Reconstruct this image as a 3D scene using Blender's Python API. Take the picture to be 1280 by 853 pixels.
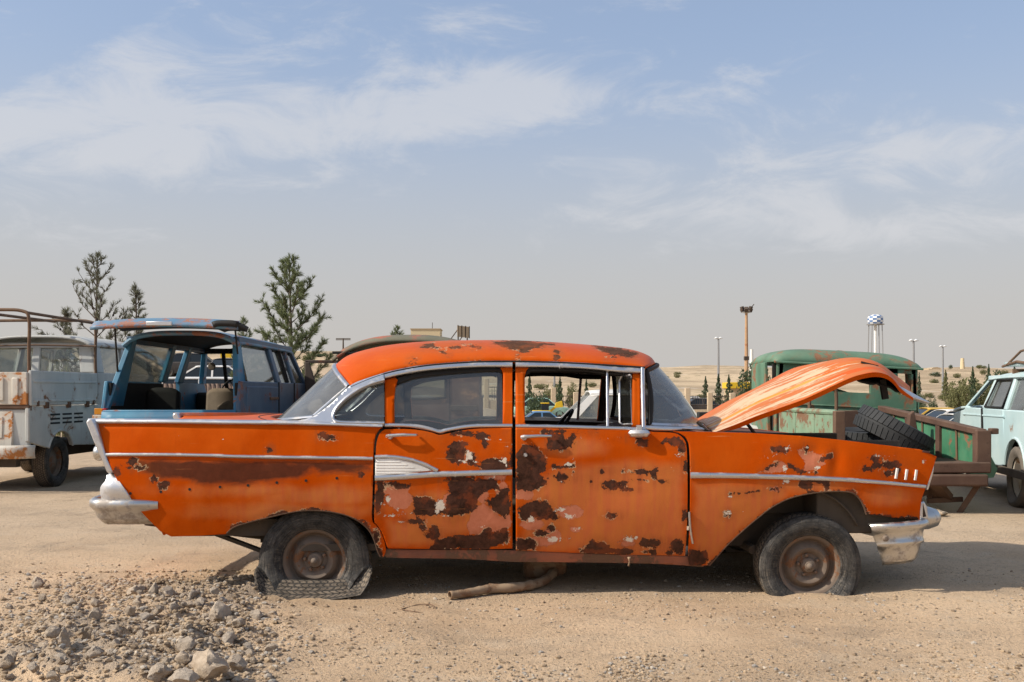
import bpy, bmesh, math, random
import numpy as np
from mathutils import Vector, Matrix, noise as mnoise
R = math.radians
rng = random.Random(7)
scene = bpy.context.scene
for o in list(bpy.data.objects): bpy.data.objects.remove(o)
COL = scene.collection

# ------------------------------------------------------------------ camera
FPX, CX, HY, HC = 1244.0, 640.0, 490.0, 1.229      # focal length in photo pixels, centre, horizon row, eye height
cam_d = bpy.data.cameras.new('camera'); cam = bpy.data.objects.new('camera', cam_d); COL.objects.link(cam)
cam.location = (0, 0, HC); cam.rotation_euler = (R(90), 0, 0)
cam_d.sensor_width = 36; cam_d.lens = FPX / 1280 * 36
cam_d.shift_y = (HY - 426.5) / 1280
cam_d.clip_start = .05; cam_d.clip_end = 8000
scene.camera = cam

# ------------------------------------------------------------------ sun, sky, exposure
SUN_EL, SUN_AZ = R(39), R(16)                        # the sun stands to the left, a little behind the camera
to_sun = Vector((-math.cos(SUN_AZ) * math.cos(SUN_EL), -math.sin(SUN_AZ) * math.cos(SUN_EL), math.sin(SUN_EL)))
sd = bpy.data.lights.new('sun', 'SUN'); sd.energy = 3.9; sd.angle = R(.9); sd.color = (1, .93, .82)
so = bpy.data.objects.new('sun', sd); COL.objects.link(so)
so.rotation_euler = (-to_sun).to_track_quat('-Z', 'Y').to_euler()
vs = scene.view_settings
vs.view_transform = 'Standard'; vs.look = 'None'; vs.gamma = 1; vs.exposure = .32
vs.use_curve_mapping = False

def nd(nt, typ, ins=None, **props):
    n = nt.nodes.new(typ)
    for k, v in props.items(): setattr(n, k, v)
    for k, v in (ins or {}).items():
        s = n.inputs[k]
        if isinstance(v, bpy.types.NodeSocket): nt.links.new(v, s)
        elif isinstance(v, bpy.types.Node): nt.links.new(v.outputs[0], s)
        else: s.default_value = v
    return n
def c4(c): return (c[0], c[1], c[2], 1)
def mixc(nt, f, a, b, blend='MIX'):
    n = nt.nodes.new('ShaderNodeMix'); n.data_type = 'RGBA'; n.blend_type = blend
    for k, v in ((0, f), (6, a), (7, b)):
        s = n.inputs[k]
        if isinstance(v, bpy.types.NodeSocket): nt.links.new(v, s)
        elif isinstance(v, (tuple, list)): s.default_value = c4(v)
        else: s.default_value = v
    return n.outputs[2]
def mth(nt, op, a, b=None, c=None, clamp=False):
    n = nt.nodes.new('ShaderNodeMath'); n.operation = op; n.use_clamp = clamp
    for i, v in enumerate((a, b, c)):
        if v is None: continue
        if isinstance(v, bpy.types.NodeSocket): nt.links.new(v, n.inputs[i])
        else: n.inputs[i].default_value = v
    return n.outputs[0]
def sstep(nt, v, lo, hi, a=0., b=1.):
    n = nt.nodes.new('ShaderNodeMapRange'); n.interpolation_type = 'SMOOTHSTEP'
    nt.links.new(v, n.inputs[0]); n.inputs[1].default_value = lo; n.inputs[2].default_value = hi
    n.inputs[3].default_value = a; n.inputs[4].default_value = b
    return n.outputs[0]
def noise_n(nt, vec, scale, detail=6, rough=.55, dist=0., out=0):
    n = nd(nt, 'ShaderNodeTexNoise', {'Vector': vec, 'Scale': scale, 'Detail': detail, 'Roughness': rough, 'Distortion': dist})
    return n.outputs[out]
def mapping(nt, vec, scale=(1,1,1), loc=(0,0,0), rot=(0,0,0)):
    return nd(nt, 'ShaderNodeMapping', {'Vector': vec, 'Scale': scale, 'Location': loc, 'Rotation': rot}).outputs[0]

world = bpy.data.worlds.new('World'); scene.world = world; world.use_nodes = True
nt = world.node_tree; nt.nodes.clear()
sky = nd(nt, 'ShaderNodeTexSky', sky_type='NISHITA', sun_disc=False)
sky.sun_elevation = SUN_EL; sky.sun_rotation = math.atan2(to_sun.x, to_sun.y)
sky.air_density = 1.0; sky.dust_density = 4.0; sky.ozone_density = 1.0; sky.altitude = 900
tc = nd(nt, 'ShaderNodeTexCoord')
gen = tc.outputs['Generated']
sep = nd(nt, 'ShaderNodeSeparateXYZ', {0: gen})
zz = mth(nt, 'MAXIMUM', sep.outputs[2], 0.0)
den = mth(nt, 'ADD', zz, .10)
yy = mth(nt, 'MAXIMUM', mth(nt, 'ABSOLUTE', sep.outputs[1]), .12)
az = mth(nt, 'DIVIDE', sep.outputs[0], yy); el = mth(nt, 'DIVIDE', zz, yy)
u = mth(nt, 'DIVIDE', sep.outputs[0], den); v = mth(nt, 'DIVIDE', sep.outputs[1], den)
pl = nd(nt, 'ShaderNodeCombineXYZ', {0: u, 1: v, 2: 0.0}).outputs[0]
ae = nd(nt, 'ShaderNodeCombineXYZ', {0: az, 1: el, 2: sep.outputs[1]}).outputs[0]
big = noise_n(nt, mapping(nt, pl, (.42, .62, 1), (1.65, .35, 0), (0, 0, R(-12))), 1.1, 4, .5, .3)
fine = noise_n(nt, mapping(nt, ae, (7, 17, 1), (1.3, .4, 0), (0, 0, R(7))), 1., 10, .66, .6)
veil = noise_n(nt, mapping(nt, ae, (2.2, 6, 1), (3.3, 1.4, 0), (0, 0, R(5))), 1., 5, .55, .3)
bias = None                                   # the drifts of thin cloud the photograph shows
for a, e, sx, sy, k, amp in ((-.20, .262, .25, .05, .10, .21), (.0, .305, .13, .022, -.12, .16), (.22, .205, .20, .035, .16, .13), (.46, .255, .16, .045, -.05, .15), (.44, .165, .17, .022, .04, .16), (.20, .305, .09, .02, 0., .08), (-.46, .27, .2, .06, .1, .16)):
    da = mth(nt, 'SUBTRACT', az, a); de = mth(nt, 'SUBTRACT', mth(nt, 'SUBTRACT', el, e), mth(nt, 'MULTIPLY', da, k))
    q = mth(nt, 'ADD', mth(nt, 'POWER', mth(nt, 'DIVIDE', mth(nt, 'ABSOLUTE', da), sx), 2.), mth(nt, 'POWER', mth(nt, 'DIVIDE', mth(nt, 'ABSOLUTE', de), sy), 2.))
    gq_ = mth(nt, 'MULTIPLY', mth(nt, 'EXPONENT', mth(nt, 'MULTIPLY', q, -1.)), amp)
    bias = gq_ if bias is None else mth(nt, 'ADD', bias, gq_)
cl = mth(nt, 'ADD', mth(nt, 'ADD', mth(nt, 'MULTIPLY', big, .25), mth(nt, 'MULTIPLY', fine, .66)), mth(nt, 'ADD', mth(nt, 'MULTIPLY', veil, .25), bias))
cm = sstep(nt, cl, .63, .83)
cm = mth(nt, 'MULTIPLY', cm, sstep(nt, zz, .06, .16))
# dusty air low over the plain
hz = sstep(nt, zz, .02, .36, 1, 0)
s1 = mixc(nt, 1.0, sky.outputs[0], (.152, .150, .144), 'MULTIPLY')
s1 = mixc(nt, .50, s1, (.318, .388, .528))
s2 = mixc(nt, mth(nt, 'MULTIPLY', hz, .96), s1, (.452, .430, .407))
s3 = mixc(nt, mth(nt, 'MULTIPLY', cm, .60), s2, (.57, .57, .585))
bg = nd(nt, 'ShaderNodeBackground', {'Color': s3, 'Strength': 1.0})
wo = nd(nt, 'ShaderNodeOutputWorld', {'Surface': bg.outputs[0]})

# ------------------------------------------------------------------ helpers
def ray(px, py): return Vector(((px - CX) / FPX, 1.0, (HY - py) / FPX))
def at(px, py, d): r = ray(px, py); return Vector((r.x * d, d, HC + r.z * d))
def ground_at(px, py, z=0.):
    r = ray(px, py); d = (z - HC) / r.z
    return Vector((r.x * d, d, z))
class Frame:
    def __init__(s, x, y, yaw, z=0.):
        s.o = Vector((x, y, z)); s.yaw = yaw
        s.ex = Vector((math.cos(yaw), math.sin(yaw), 0)); s.ey = Vector((-math.sin(yaw), math.cos(yaw), 0))
    def loc(s, p):
        q = Vector(p) - s.o; return Vector((q.dot(s.ex), q.dot(s.ey), q.z))
    def world(s, p): return s.o + s.ex * p[0] + s.ey * p[1] + Vector((0, 0, p[2]))
    def hit(s, px, py, axis, val):
        o = s.loc((0, 0, HC)); r = ray(px, py); d = Vector((r.dot(s.ex), r.dot(s.ey), r.z))
        t = (val - o[axis]) / d[axis]
        return o + d * t
    def px(s, p):
        w = s.world(p); return (CX + w.x / w.y * FPX, HY - (w.z - HC) / w.y * FPX)

def setp(o, label=None, cat=None, group=None, kind=None):
    if label: o['label'] = label
    if cat: o['category'] = cat
    if group: o['group'] = group
    if kind: o['kind'] = kind
    return o
def empty(name, loc, rz=0., label=None, cat=None, group=None):
    o = bpy.data.objects.new(name, None); COL.objects.link(o); o.empty_display_size = .2
    o.location = loc; o.rotation_euler = (0, 0, rz)
    return setp(o, label, cat, group)
def link_mesh(name, me, mats, parent=None):
    o = bpy.data.objects.new(name, me); COL.objects.link(o)
    for m in (mats if isinstance(mats, (list, tuple)) else [mats]):
        me.materials.append(m)
    if parent is not None: o.parent = parent
    return o
def copy_tree(o, parent=None):
    c = o.copy(); COL.objects.link(c)
    if parent is not None: c.parent = parent
    for ch in list(o.children): copy_tree(ch, c)
    return c

class MB:
    def __init__(s): s.v = []; s.f = []; s.m = []
    def add(s, vs, fs, m=0):
        b = len(s.v); s.v += [tuple(p) for p in vs]
        s.f += [tuple(i + b for i in f) for f in fs]; s.m += [m] * len(fs); return s
    def box(s, x0, x1, y0, y1, z0, z1, m=0, M=None):
        vs = [Vector((x, y, z)) for z in (z0, z1) for y in (y0, y1) for x in (x0, x1)]
        if M is not None: vs = [M @ p for p in vs]
        return s.add(vs, [(0,2,3,1),(4,5,7,6),(0,1,5,4),(1,3,7,5),(3,2,6,7),(2,0,4,6)], m)
    def hexa(s, p, m=0):      # 8 corners: bottom ring 0-3, top ring 4-7
        return s.add(p, [(3,2,1,0),(4,5,6,7),(0,1,5,4),(1,2,6,5),(2,3,7,6),(3,0,4,7)], m)
    def bar(s, a, b, w, t, up=(0,0,1), m=0, w2=None, t2=None):
        a = Vector(a); b = Vector(b); d = (b - a).normalized(); up = Vector(up)
        if abs(d.dot(up)) > .97: up = Vector((0, 1, 0))
        sx = d.cross(up).normalized(); sy = sx.cross(d)
        w2 = w if w2 is None else w2; t2 = t if t2 is None else t2
        r = lambda c, w, t: [c - sx*w/2 - sy*t/2, c + sx*w/2 - sy*t/2, c + sx*w/2 + sy*t/2, c - sx*w/2 + sy*t/2]
        return s.hexa(r(a, w, t) + r(b, w2, t2), m)
    def tube(s, pts, r, n=8, m=0, caps=True, closed=False):
        pts = [Vector(p) for p in pts]; k = len(pts)
        rs = r if isinstance(r, (list, tuple)) else [r] * k
        prev = None; rings = []
        for i, p in enumerate(pts):
            if closed: d = pts[(i+1) % k] - pts[i-1]
            else: d = pts[min(i+1, k-1)] - pts[max(i-1, 0)]
            d.normalize()
            if prev is None:
                a = Vector((0,0,1)) if abs(d.z) < .9 else Vector((0,1,0))
                a = (a - d * a.dot(d)).normalized()
            else: a = (prev - d * prev.dot(d)).normalized()
            prev = a; b = d.cross(a)
            rings.append([p + (a * math.cos(q) + b * math.sin(q)) * rs[i] for q in [2*math.pi*j/n for j in range(n)]])
        return s.rings(rings, m, caps, closed)
    def rings(s, rings, m=0, caps=False, closed=False):
        n = len(rings[0]); k = len(rings); fs = []
        for i in range(k if closed else k - 1):
            for j in range(n):
                a, b = i * n, ((i + 1) % k) * n
                fs.append((a + j, a + (j+1) % n, b + (j+1) % n, b + j))
        if caps and not closed:
            fs.append(tuple(range(n - 1, -1, -1))); fs.append(tuple((k-1)*n + j for j in range(n)))
        return s.add([p for r in rings for p in r], fs, m)
    def lathe(s, prof, c=(0,0,0), axis='y', n=32, m=0):   # prof: (radius, along axis)
        rings = []
        for j in range(n):
            a = 2*math.pi*j/n; ca, sa = math.cos(a), math.sin(a)
            ring = []
            for r, h in prof:
                if axis == 'y': p = (c[0] + r*ca, c[1] + h, c[2] + r*sa)
                elif axis == 'x': p = (c[0] + h, c[1] + r*ca, c[2] + r*sa)
                else: p = (c[0] + r*ca, c[1] + r*sa, c[2] + h)
                ring.append(p)
            rings.append(ring)
        k = len(prof); vs = [p for r in rings for p in r]; fs = []
        for j in range(n):
            a, b = j*k, ((j+1) % n)*k
            for i in range(k-1): fs.append((a+i, a+i+1, b+i+1, b+i))
        return s.add(vs, fs, m)
    def grid(s, fn, nu, nv, m=0):
        vs = [fn(i / nu, j / nv) for j in range(nv + 1) for i in range(nu + 1)]
        fs = [(j*(nu+1)+i, j*(nu+1)+i+1, (j+1)*(nu+1)+i+1, (j+1)*(nu+1)+i) for j in range(nv) for i in range(nu)]
        return s.add(vs, fs, m)
    def prism(s, poly, fn0, fn1, m=0):  # poly of 2D points; fn maps 2D to 3D for both faces
        n = len(poly); vs = [fn0(*p) for p in poly] + [fn1(*p) for p in poly]
        fs = [tuple(range(n-1, -1, -1)), tuple(range(n, 2*n))] + [(i, (i+1) % n, n+(i+1) % n, n+i) for i in range(n)]
        return s.add(vs, fs, m)
    def xf(s, fn): s.v = [tuple(fn(Vector(p))) for p in s.v]; return s
    def build(s, name, mats, parent=None, smooth=35, bevel=0., solid=0., subsurf=0, inner=False):
        me = bpy.data.meshes.new(name); me.from_pydata(s.v, [], s.f)
        bm = bmesh.new(); bm.from_mesh(me); bmesh.ops.recalc_face_normals(bm, faces=bm.faces)
        big = [f for f in bm.faces if len(f.verts) > 4]
        if big: bmesh.ops.triangulate(bm, faces=big)
        bm.to_mesh(me); bm.free()
        if not big: me.polygons.foreach_set('material_index', s.m)
        elif len(set(s.m)) > 1: raise RuntimeError(name)
        o = link_mesh(name, me, mats, parent)
        if smooth:
            me.polygons.foreach_set('use_smooth', [True] * len(me.polygons)); me.set_sharp_from_angle(angle=R(smooth))
        if bevel:
            b = o.modifiers.new('bevel', 'BEVEL'); b.width = bevel; b.segments = 2; b.limit_method = 'ANGLE'; b.angle_limit = R(40)
        if solid:
            b = o.modifiers.new('solid', 'SOLIDIFY'); b.thickness = solid; b.offset = 0
            if inner: b.material_offset = 1
        if subsurf:
            b = o.modifiers.new('sub', 'SUBSURF'); b.levels = b.render_levels = subsurf
        return o

def crom(pts, n=6, closed=False):
    P = [Vector(p) for p in pts]; k = len(P); out = []
    for i in range(k if closed else k - 1):
        if closed: a, b, c, d = P[i-1], P[i], P[(i+1) % k], P[(i+2) % k]
        else: a, b, c, d = P[max(i-1, 0)], P[i], P[i+1], P[min(i+2, k-1)]
        for j in range(n):
            t = j / n
            out.append(.5 * ((2*b) + (c-a)*t + (2*a-5*b+4*c-d)*t*t + (3*b-a-3*c+d)*t**3))
    if not closed: out.append(P[-1])
    return out
def resample(pts, n):
    P = [Vector(p) for p in pts]; L = [0]
    for a, b in zip(P, P[1:]): L.append(L[-1] + (b - a).length)
    out = []; j = 0
    for i in range(n):
        s = L[-1] * i / (n - 1)
        while j < len(L) - 2 and L[j+1] < s: j += 1
        t = (s - L[j]) / max(L[j+1] - L[j], 1e-9); out.append(P[j].lerp(P[j+1], min(max(t, 0), 1)))
    return out
def lerp(a, b, t): return a + (b - a) * t
def ss(a, b, x):
    t = min(max((x - a) / (b - a), 0), 1); return t*t*(3-2*t)
def interp(pts, x):
    if x <= pts[0][0]: return pts[0][1]
    for (a, b), (c, d) in zip(pts, pts[1:]):
        if x <= c: return b + (d - b) * (x - a) / (c - a)
    return pts[-1][1]

# ------------------------------------------------------------------ materials
def new_mat(name):
    m = bpy.data.materials.new(name); m.use_nodes = True; nt = m.node_tree; nt.nodes.clear()
    out = nd(nt, 'ShaderNodeOutputMaterial'); return m, nt, out
def pbsdf(nt, out, **ins):
    b = nd(nt, 'ShaderNodeBsdfPrincipled', ins); nt.links.new(b.outputs[0], out.inputs[0]); return b
def bump(nt, h, dist=.002, strength=1.0):
    return nd(nt, 'ShaderNodeBump', {'Height': h, 'Distance': dist, 'Strength': strength}).outputs[0]

def weathered(name, base, base2=None, rust=(.085, .034, .018), amt=.5, scale=3., rough=.55, dust=.25, dustc=(.36, .28, .19), metal=0., fine=0.5, spec=.4):
    """old paint: faded variation, rust patches, dust film, fine relief"""
    m, nt, out = new_mat(name); g = nd(nt, 'ShaderNodeTexCoord').outputs['Object']
    base2 = base2 or tuple(min(1, c*1.25 + .02) for c in base)
    n1 = noise_n(nt, g, scale * .6, 4); n2 = noise_n(nt, mapping(nt, g, (1, 1, 1), (3.1, 7.7, 1.3)), scale, 10, .68, .4)
    n3 = noise_n(nt, g, scale * 14, 5, .6)
    col = mixc(nt, sstep(nt, n1, .35, .68), base, base2)
    streak = noise_n(nt, mapping(nt, g, (22, 22, 1.2)), 1., 5, .6)
    col = mixc(nt, sstep(nt, streak, .55, .75, 0, .35), col, tuple(c*.6 for c in base))
    thr = 1 - amt
    rm = sstep(nt, mth(nt, 'ADD', n2, mth(nt, 'MULTIPLY', n3, .12 * fine)), .40 + .36*thr, .43 + .36*thr)
    rc = mixc(nt, n3, rust, tuple(min(1, c*2.3) for c in rust))
    halo = sstep(nt, n2, .36 + .36*thr - .06, .40 + .36*thr)
    col = mixc(nt, mth(nt, 'MULTIPLY', halo, .35), col, tuple(c*1.8 for c in rust))
    col = mixc(nt, rm, col, rc)
    nz = nd(nt, 'ShaderNodeSeparateXYZ', {0: nd(nt, 'ShaderNodeNewGeometry').outputs['Normal']}).outputs[2]
    df = mth(nt, 'MULTIPLY', mth(nt, 'MULTIPLY', sstep(nt, nz, -.2, .9, .35, 1), noise_n(nt, g, scale * 1.7, 6, .6)), dust * 1.6, clamp=True)
    col = mixc(nt, df, col, dustc)
    rgh = mth(nt, 'ADD', mth(nt, 'MULTIPLY', rm, .3), mth(nt, 'ADD', mth(nt, 'MULTIPLY', df, .35), rough), clamp=True)
    h = mth(nt, 'ADD', mth(nt, 'MULTIPLY', n3, .5), mth(nt, 'MULTIPLY', rm, -.6))
    pbsdf(nt, out, **{'Base Color': col, 'Roughness': rgh, 'Metallic': metal, 'Normal': bump(nt, h, .0016), 'Specular IOR Level': spec})
    return m
def simple(name, c, rough=.6, metal=0., var=.25, scale=12., bumpd=.001, spec=.4):
    m, nt, out = new_mat(name); g = nd(nt, 'ShaderNodeTexCoord').outputs['Object']
    n = noise_n(nt, g, scale, 6, .6)
    col = mixc(nt, n, tuple(x*(1-var) for x in c), tuple(min(1, x*(1+var)) for x in c))
    pbsdf(nt, out, **{'Base Color': col, 'Roughness': rough, 'Metallic': metal, 'Normal': bump(nt, n, bumpd), 'Specular IOR Level': spec})
    return m
def chrome_mat(name, c=(.58, .58, .59), rough=.30, dirt=.35):
    m, nt, out = new_mat(name); g = nd(nt, 'ShaderNodeTexCoord').outputs['Object']
    n = noise_n(nt, g, 9, 8, .65); n2 = noise_n(nt, g, 60, 4, .6)
    d = sstep(nt, mth(nt, 'ADD', n, mth(nt, 'MULTIPLY', n2, .25)), .62, .78, .0, 1)
    col = mixc(nt, mth(nt, 'MULTIPLY', d, dirt), c, (.20, .14, .09))
    rg = mth(nt, 'ADD', mth(nt, 'MULTIPLY', n, .22), mth(nt, 'ADD', mth(nt, 'MULTIPLY', d, .3), rough - .1), clamp=True)
    me = mth(nt, 'SUBTRACT', .94, mth(nt, 'MULTIPLY', d, dirt))
    pbsdf(nt, out, **{'Base Color': col, 'Roughness': rg, 'Metallic': me, 'Normal': bump(nt, noise_n(nt, g, 7, 2), .004, .12)})
    return m
def glass_mat(name, tint=(.80, .84, .82), dust=.3, dustc=(.34, .32, .28), refl=.12, scale=5.):
    m, nt, out = new_mat(name); g = nd(nt, 'ShaderNodeTexCoord').outputs['Object']
    n = noise_n(nt, g, scale, 7, .62, .4); st = noise_n(nt, mapping(nt, g, (30, 30, 2.2)), 1, 4, .6)
    f = mth(nt, 'MULTIPLY', mth(nt, 'ADD', sstep(nt, n, .3, .75, .45, 1.25), mth(nt, 'MULTIPLY', st, .4)), dust, clamp=True)
    tr = nd(nt, 'ShaderNodeBsdfTransparent', {'Color': c4(tint)}); di = nd(nt, 'ShaderNodeBsdfDiffuse', {'Color': c4(dustc)})
    gl = nd(nt, 'ShaderNodeBsdfGlossy', {'Color': (.9, .9, .9, 1), 'Roughness': .06})
    fr = nd(nt, 'ShaderNodeFresnel', {'IOR': 1.45})
    rf = mth(nt, 'MINIMUM', mth(nt, 'ADD', mth(nt, 'MULTIPLY', fr.outputs[0], .8), refl * .25), .85)
    a = nd(nt, 'ShaderNodeMixShader', {0: f, 1: tr.outputs[0], 2: di.outputs[0]})
    b = nd(nt, 'ShaderNodeMixShader', {0: rf, 1: a.outputs[0], 2: gl.outputs[0]})
    nt.links.new(b.outputs[0], out.inputs[0]); return m

M = {}
M['chrome'] = chrome_mat('chrome_trim')
M['chrome_bumper'] = chrome_mat('chrome_bumper', (.56, .55, .53), .30, .6)
M['silver'] = chrome_mat('silver_panel', (.64, .64, .65), .38, .3)
M['dark'] = simple('dark_interior', (.018, .016, .014), .85)
M['seat'] = weathered('seat_cloth', (.085, .066, .045), amt=.15, rust=(.03,.02,.012), scale=5, rough=.9, dust=.35)
M['rubber'] = simple('black_rubber', (.015, .014, .013), .7)
M['rim'] = weathered('rusty_rim', (.12, .082, .058), (.17, .13, .10), amt=.42, rust=(.12, .05, .02), scale=7, rough=.7, dust=.5, dustc=(.25, .195, .145))
M['rust'] = weathered('bare_rust', (.075, .036, .022), (.12, .062, .035), amt=.4, rust=(.05, .022, .014), scale=5, rough=.85, dust=.3)
M['tube_rust'] = weathered('rusty_tube', (.11, .058, .032), (.16, .09, .05), amt=.4, scale=8, rough=.8, dust=.25)
M['under'] = weathered('underbody', (.030, .022, .016), amt=.3, rust=(.05, .028, .016), rough=.9, dust=.35)
M['maroon'] = weathered('maroon_primer', (.10, .026, .017), amt=.3, rough=.7, dust=.2)
M['glass'] = glass_mat('dusty_glass', dust=.10)
M['glass_clear'] = glass_mat('light_dust_glass', dust=.10)
M['glass_ws'] = glass_mat('windshield_glass', (.62, .66, .64), .30, (.20, .20, .18), .3, 3.)
M['glass_rear'] = glass_mat('rear_window_glass', (.66, .72, .73), .34, (.30, .30, .28), .3, 3.)
M['dark_glass'] = simple('dark_glass', (.02, .025, .028), .12, 0, .2, 3, 0)
M['white_insert'] = weathered('white_insert', (.68, .66, .62), amt=.08, rough=.4, dust=.12)
M['blue'] = weathered('faded_blue_paint', (.012, .135, .255), (.045, .235, .37), rust=(.15, .055, .035), amt=.36, scale=2.6, rough=.48, dust=.16)
M['blue_roof'] = weathered('rusty_blue_roof', (.04, .16, .28), (.10, .25, .38), rust=(.19, .080, .055), amt=.52, scale=2.6, rough=.5, dust=.18)
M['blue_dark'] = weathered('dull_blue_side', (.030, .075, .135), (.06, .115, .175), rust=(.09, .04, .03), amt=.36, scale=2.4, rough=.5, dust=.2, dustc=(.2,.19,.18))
M['grey_white'] = weathered('chalky_white_paint', (.46, .475, .455), (.58, .58, .545), rust=(.13, .06, .028), amt=.33, scale=3.2, rough=.55, dust=.2)
M['cream_rusty'] = weathered('rusty_cream_paint', (.56, .52, .44), (.66, .62, .54), rust=(.27, .105, .030), amt=.60, scale=5., rough=.65, dust=.15)
M['green'] = weathered('faded_green_paint', (.058, .150, .092), (.10, .225, .145), rust=(.14, .062, .03), amt=.46, scale=3.2, rough=.6, dust=.2)
M['green_pale'] = weathered('pale_green_rusty', (.15, .26, .17), (.22, .33, .22), rust=(.10, .05, .026), amt=.56, scale=4., rough=.65, dust=.25)
M['green_deep'] = weathered('deep_green_panel', (.02, .15, .075), (.06, .22, .12), rust=(.14, .06, .03), amt=.46, scale=5., rough=.6, dust=.15)
M['ltblue'] = weathered('light_blue_paint', (.42, .58, .60), (.53, .66, .67), rust=(.16, .075, .035), amt=.13, scale=2.6, rough=.42, dust=.2)
M['olive'] = weathered('olive_roof', (.085, .095, .062), (.12, .12, .08), rust=(.20, .05, .03), amt=.48, scale=1.8, rough=.7, dust=.25)
M['brown'] = weathered('brown_primer', (.085, .05, .042), (.12, .072, .06), rust=(.16, .09, .055), amt=.42, scale=3., rough=.75, dust=.25)
M['brown_wood'] = weathered('brown_timber', (.07, .032, .022), (.105, .055, .036), rust=(.04, .02, .014), amt=.4, scale=6., rough=.85, dust=.15)
M['white_car'] = weathered('white_car_paint', (.66, .65, .61), (.74, .73, .69), amt=.16, scale=3., rough=.4, dust=.2)
M['pipe'] = weathered('rusty_pipe', (.22, .14, .085), (.30, .20, .125), rust=(.10, .045, .02), amt=.5, scale=9., rough=.85, dust=.5, dustc=(.42, .31, .20))
M['amber'] = simple('amber_lens', (.55, .22, .02), .25); M['redlens'] = simple('red_lens', (.35, .012, .012), .25)
# ------------------------------------------------------------------ ground and hills
def fbm(x, y, s, o=4):
    return mnoise.fractal(Vector((x * s, y * s, 3.7)), 1.0, 2.0, o)
def mound(x, y):
    m = math.exp(-(((x + 1.55) / .42) ** 2 + ((y - 4.85) / .95) ** 2) * 1.0) * .065
    m += math.exp(-(((x + 2.25) / .35) ** 2 + ((y - 5.0) / .6) ** 2)) * .055
    m += math.exp(-(((x + 2.05) / .3) ** 2 + ((y - 4.35) / .3) ** 2)) * .05
    m += math.exp(-(((x + 1.9) / .5) ** 2 + ((y - 6.0) / .35) ** 2)) * .05
    return m
def gz(x, y):
    r = math.hypot(x, y)
    h = fbm(x, y, .35, 3) * .018 + fbm(x, y, 2.2, 4) * .007
    if r < 14: h += fbm(x + 9, y, 9., 3) * .0022
    mo = mound(x, y)
    h += mo + mo * 1.3 * fbm(x, y, 4.5, 4) + min(mo, .05) * .5 * abs(fbm(x + 3, y, 14., 3))
    if y > 24:
        px = CX + x / y * FPX
        left = 1 - ss(430, 560, px)
        h += left * ss(28, 62, y) * 2.2 + left * ss(62, 160, y) * 3
        h += ss(85, 260, y) * lerp(5.0, 7.0, ss(900, 1200, px)) * (1 + .5 * fbm(x, y, .012, 4))
        h -= 1.0 * ss(18, 38, y) * (1 - ss(80, 150, y)) * lerp(.75 * ss(600, 660, px), 1., ss(870, 1010, px))
        far = ss(300, 950, y) * (17 + 9 * (1 - ss(380, 800, px)) - 3 * ss(900, 1200, px))
        h += far * (1 + .35 * fbm(x, y, .0035, 5)) + ss(150, 400, y) * fbm(x, y, .02, 4) * 1.6
        h -= ss(1100, 3000, y) * 30
    elif y < -20: h += ss(-60, -400, y) * 6
    if abs(x) > 400 : h += ss(400, 1500, abs(x)) * 10 * (1 if y < 24 else 0)
    return h
def axis_pts(lo, hi, step, far_lo, far_hi, grow=1.17):
    a = list(np.arange(lo, hi + step / 2, step)); s = step; x = a[-1]
    while x < far_hi: s *= grow; x += s; a.append(x)
    s = step; x = a[0]; pre = []
    while x > far_lo: s *= grow; x -= s; pre.append(x)
    return pre[::-1] + a
gx = axis_pts(-3.3, 4.3, .045, -2600, 2600, 1.085); gy = axis_pts(4.0, 8.0, .05, -1200, 4200, 1.055)
verts = [(x, y, gz(x, y)) for y in gy for x in gx]
n = len(gx)
faces = [(j*n+i, j*n+i+1, (j+1)*n+i+1, (j+1)*n+i) for j in range(len(gy)-1) for i in range(n-1)]
me = bpy.data.meshes.new('ground'); me.from_pydata(verts, [], faces)
me.polygons.foreach_set('use_smooth', [True] * len(faces))
m, nt, out = new_mat('dry_earth'); g = nd(nt, 'ShaderNodeTexCoord').outputs['Object']
nA = noise_n(nt, g, .55, 6, .6); nB = noise_n(nt, g, 3.2, 8, .65, .3); nC = noise_n(nt, g, 42, 5, .7); nD = noise_n(nt, g, 150, 3, .7)
track = noise_n(nt, mapping(nt, g, (.5, 5, 1), (0, 0, 0), (0, 0, R(6))), 1, 5, .6)
col = mixc(nt, sstep(nt, nA, .35, .68), (.49, .345, .215), (.64, .465, .30))
col = mixc(nt, sstep(nt, nB, .48, .72, 0, .6), col, (.56, .44, .31))
col = mixc(nt, sstep(nt, track, .52, .75, 0, .30), col, (.68, .52, .345))
sepg = nd(nt, 'ShaderNodeSeparateXYZ', {0: g})
grey = mth(nt, 'MULTIPLY', sstep(nt, sepg.outputs[1], 6.6, 9.5), .5)           # packed gravel farther into the yard
col = mixc(nt, grey, col, (.50, .39, .28))
farm = sstep(nt, sepg.outputs[1], 60, 160)
hcol = mixc(nt, sstep(nt, noise_n(nt, g, .035, 8, .65), .40, .62), (.58, .44, .28), (.36, .265, .165))
hcol = mixc(nt, sstep(nt, noise_n(nt, g, .09, 5, .6), .60, .70, 0, .8), hcol, (.66, .57, .45))
hcol = mixc(nt, sstep(nt, noise_n(nt, g, .22, 6, .75), .56, .62, 0, .8), hcol, (.17, .15, .08))
col = mixc(nt, farm, col, hcol)
vor = nd(nt, 'ShaderNodeTexVoronoi', {'Vector': g, 'Scale': 110., 'Randomness': 1.}); vor2 = nd(nt, 'ShaderNodeTexVoronoi', {'Vector': g, 'Scale': 28., 'Randomness': 1.})
cellv = nd(nt, 'ShaderNodeSeparateColor', {0: vor.outputs['Color']}); cell2 = nd(nt, 'ShaderNodeSeparateColor', {0: vor2.outputs['Color']})
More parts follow.
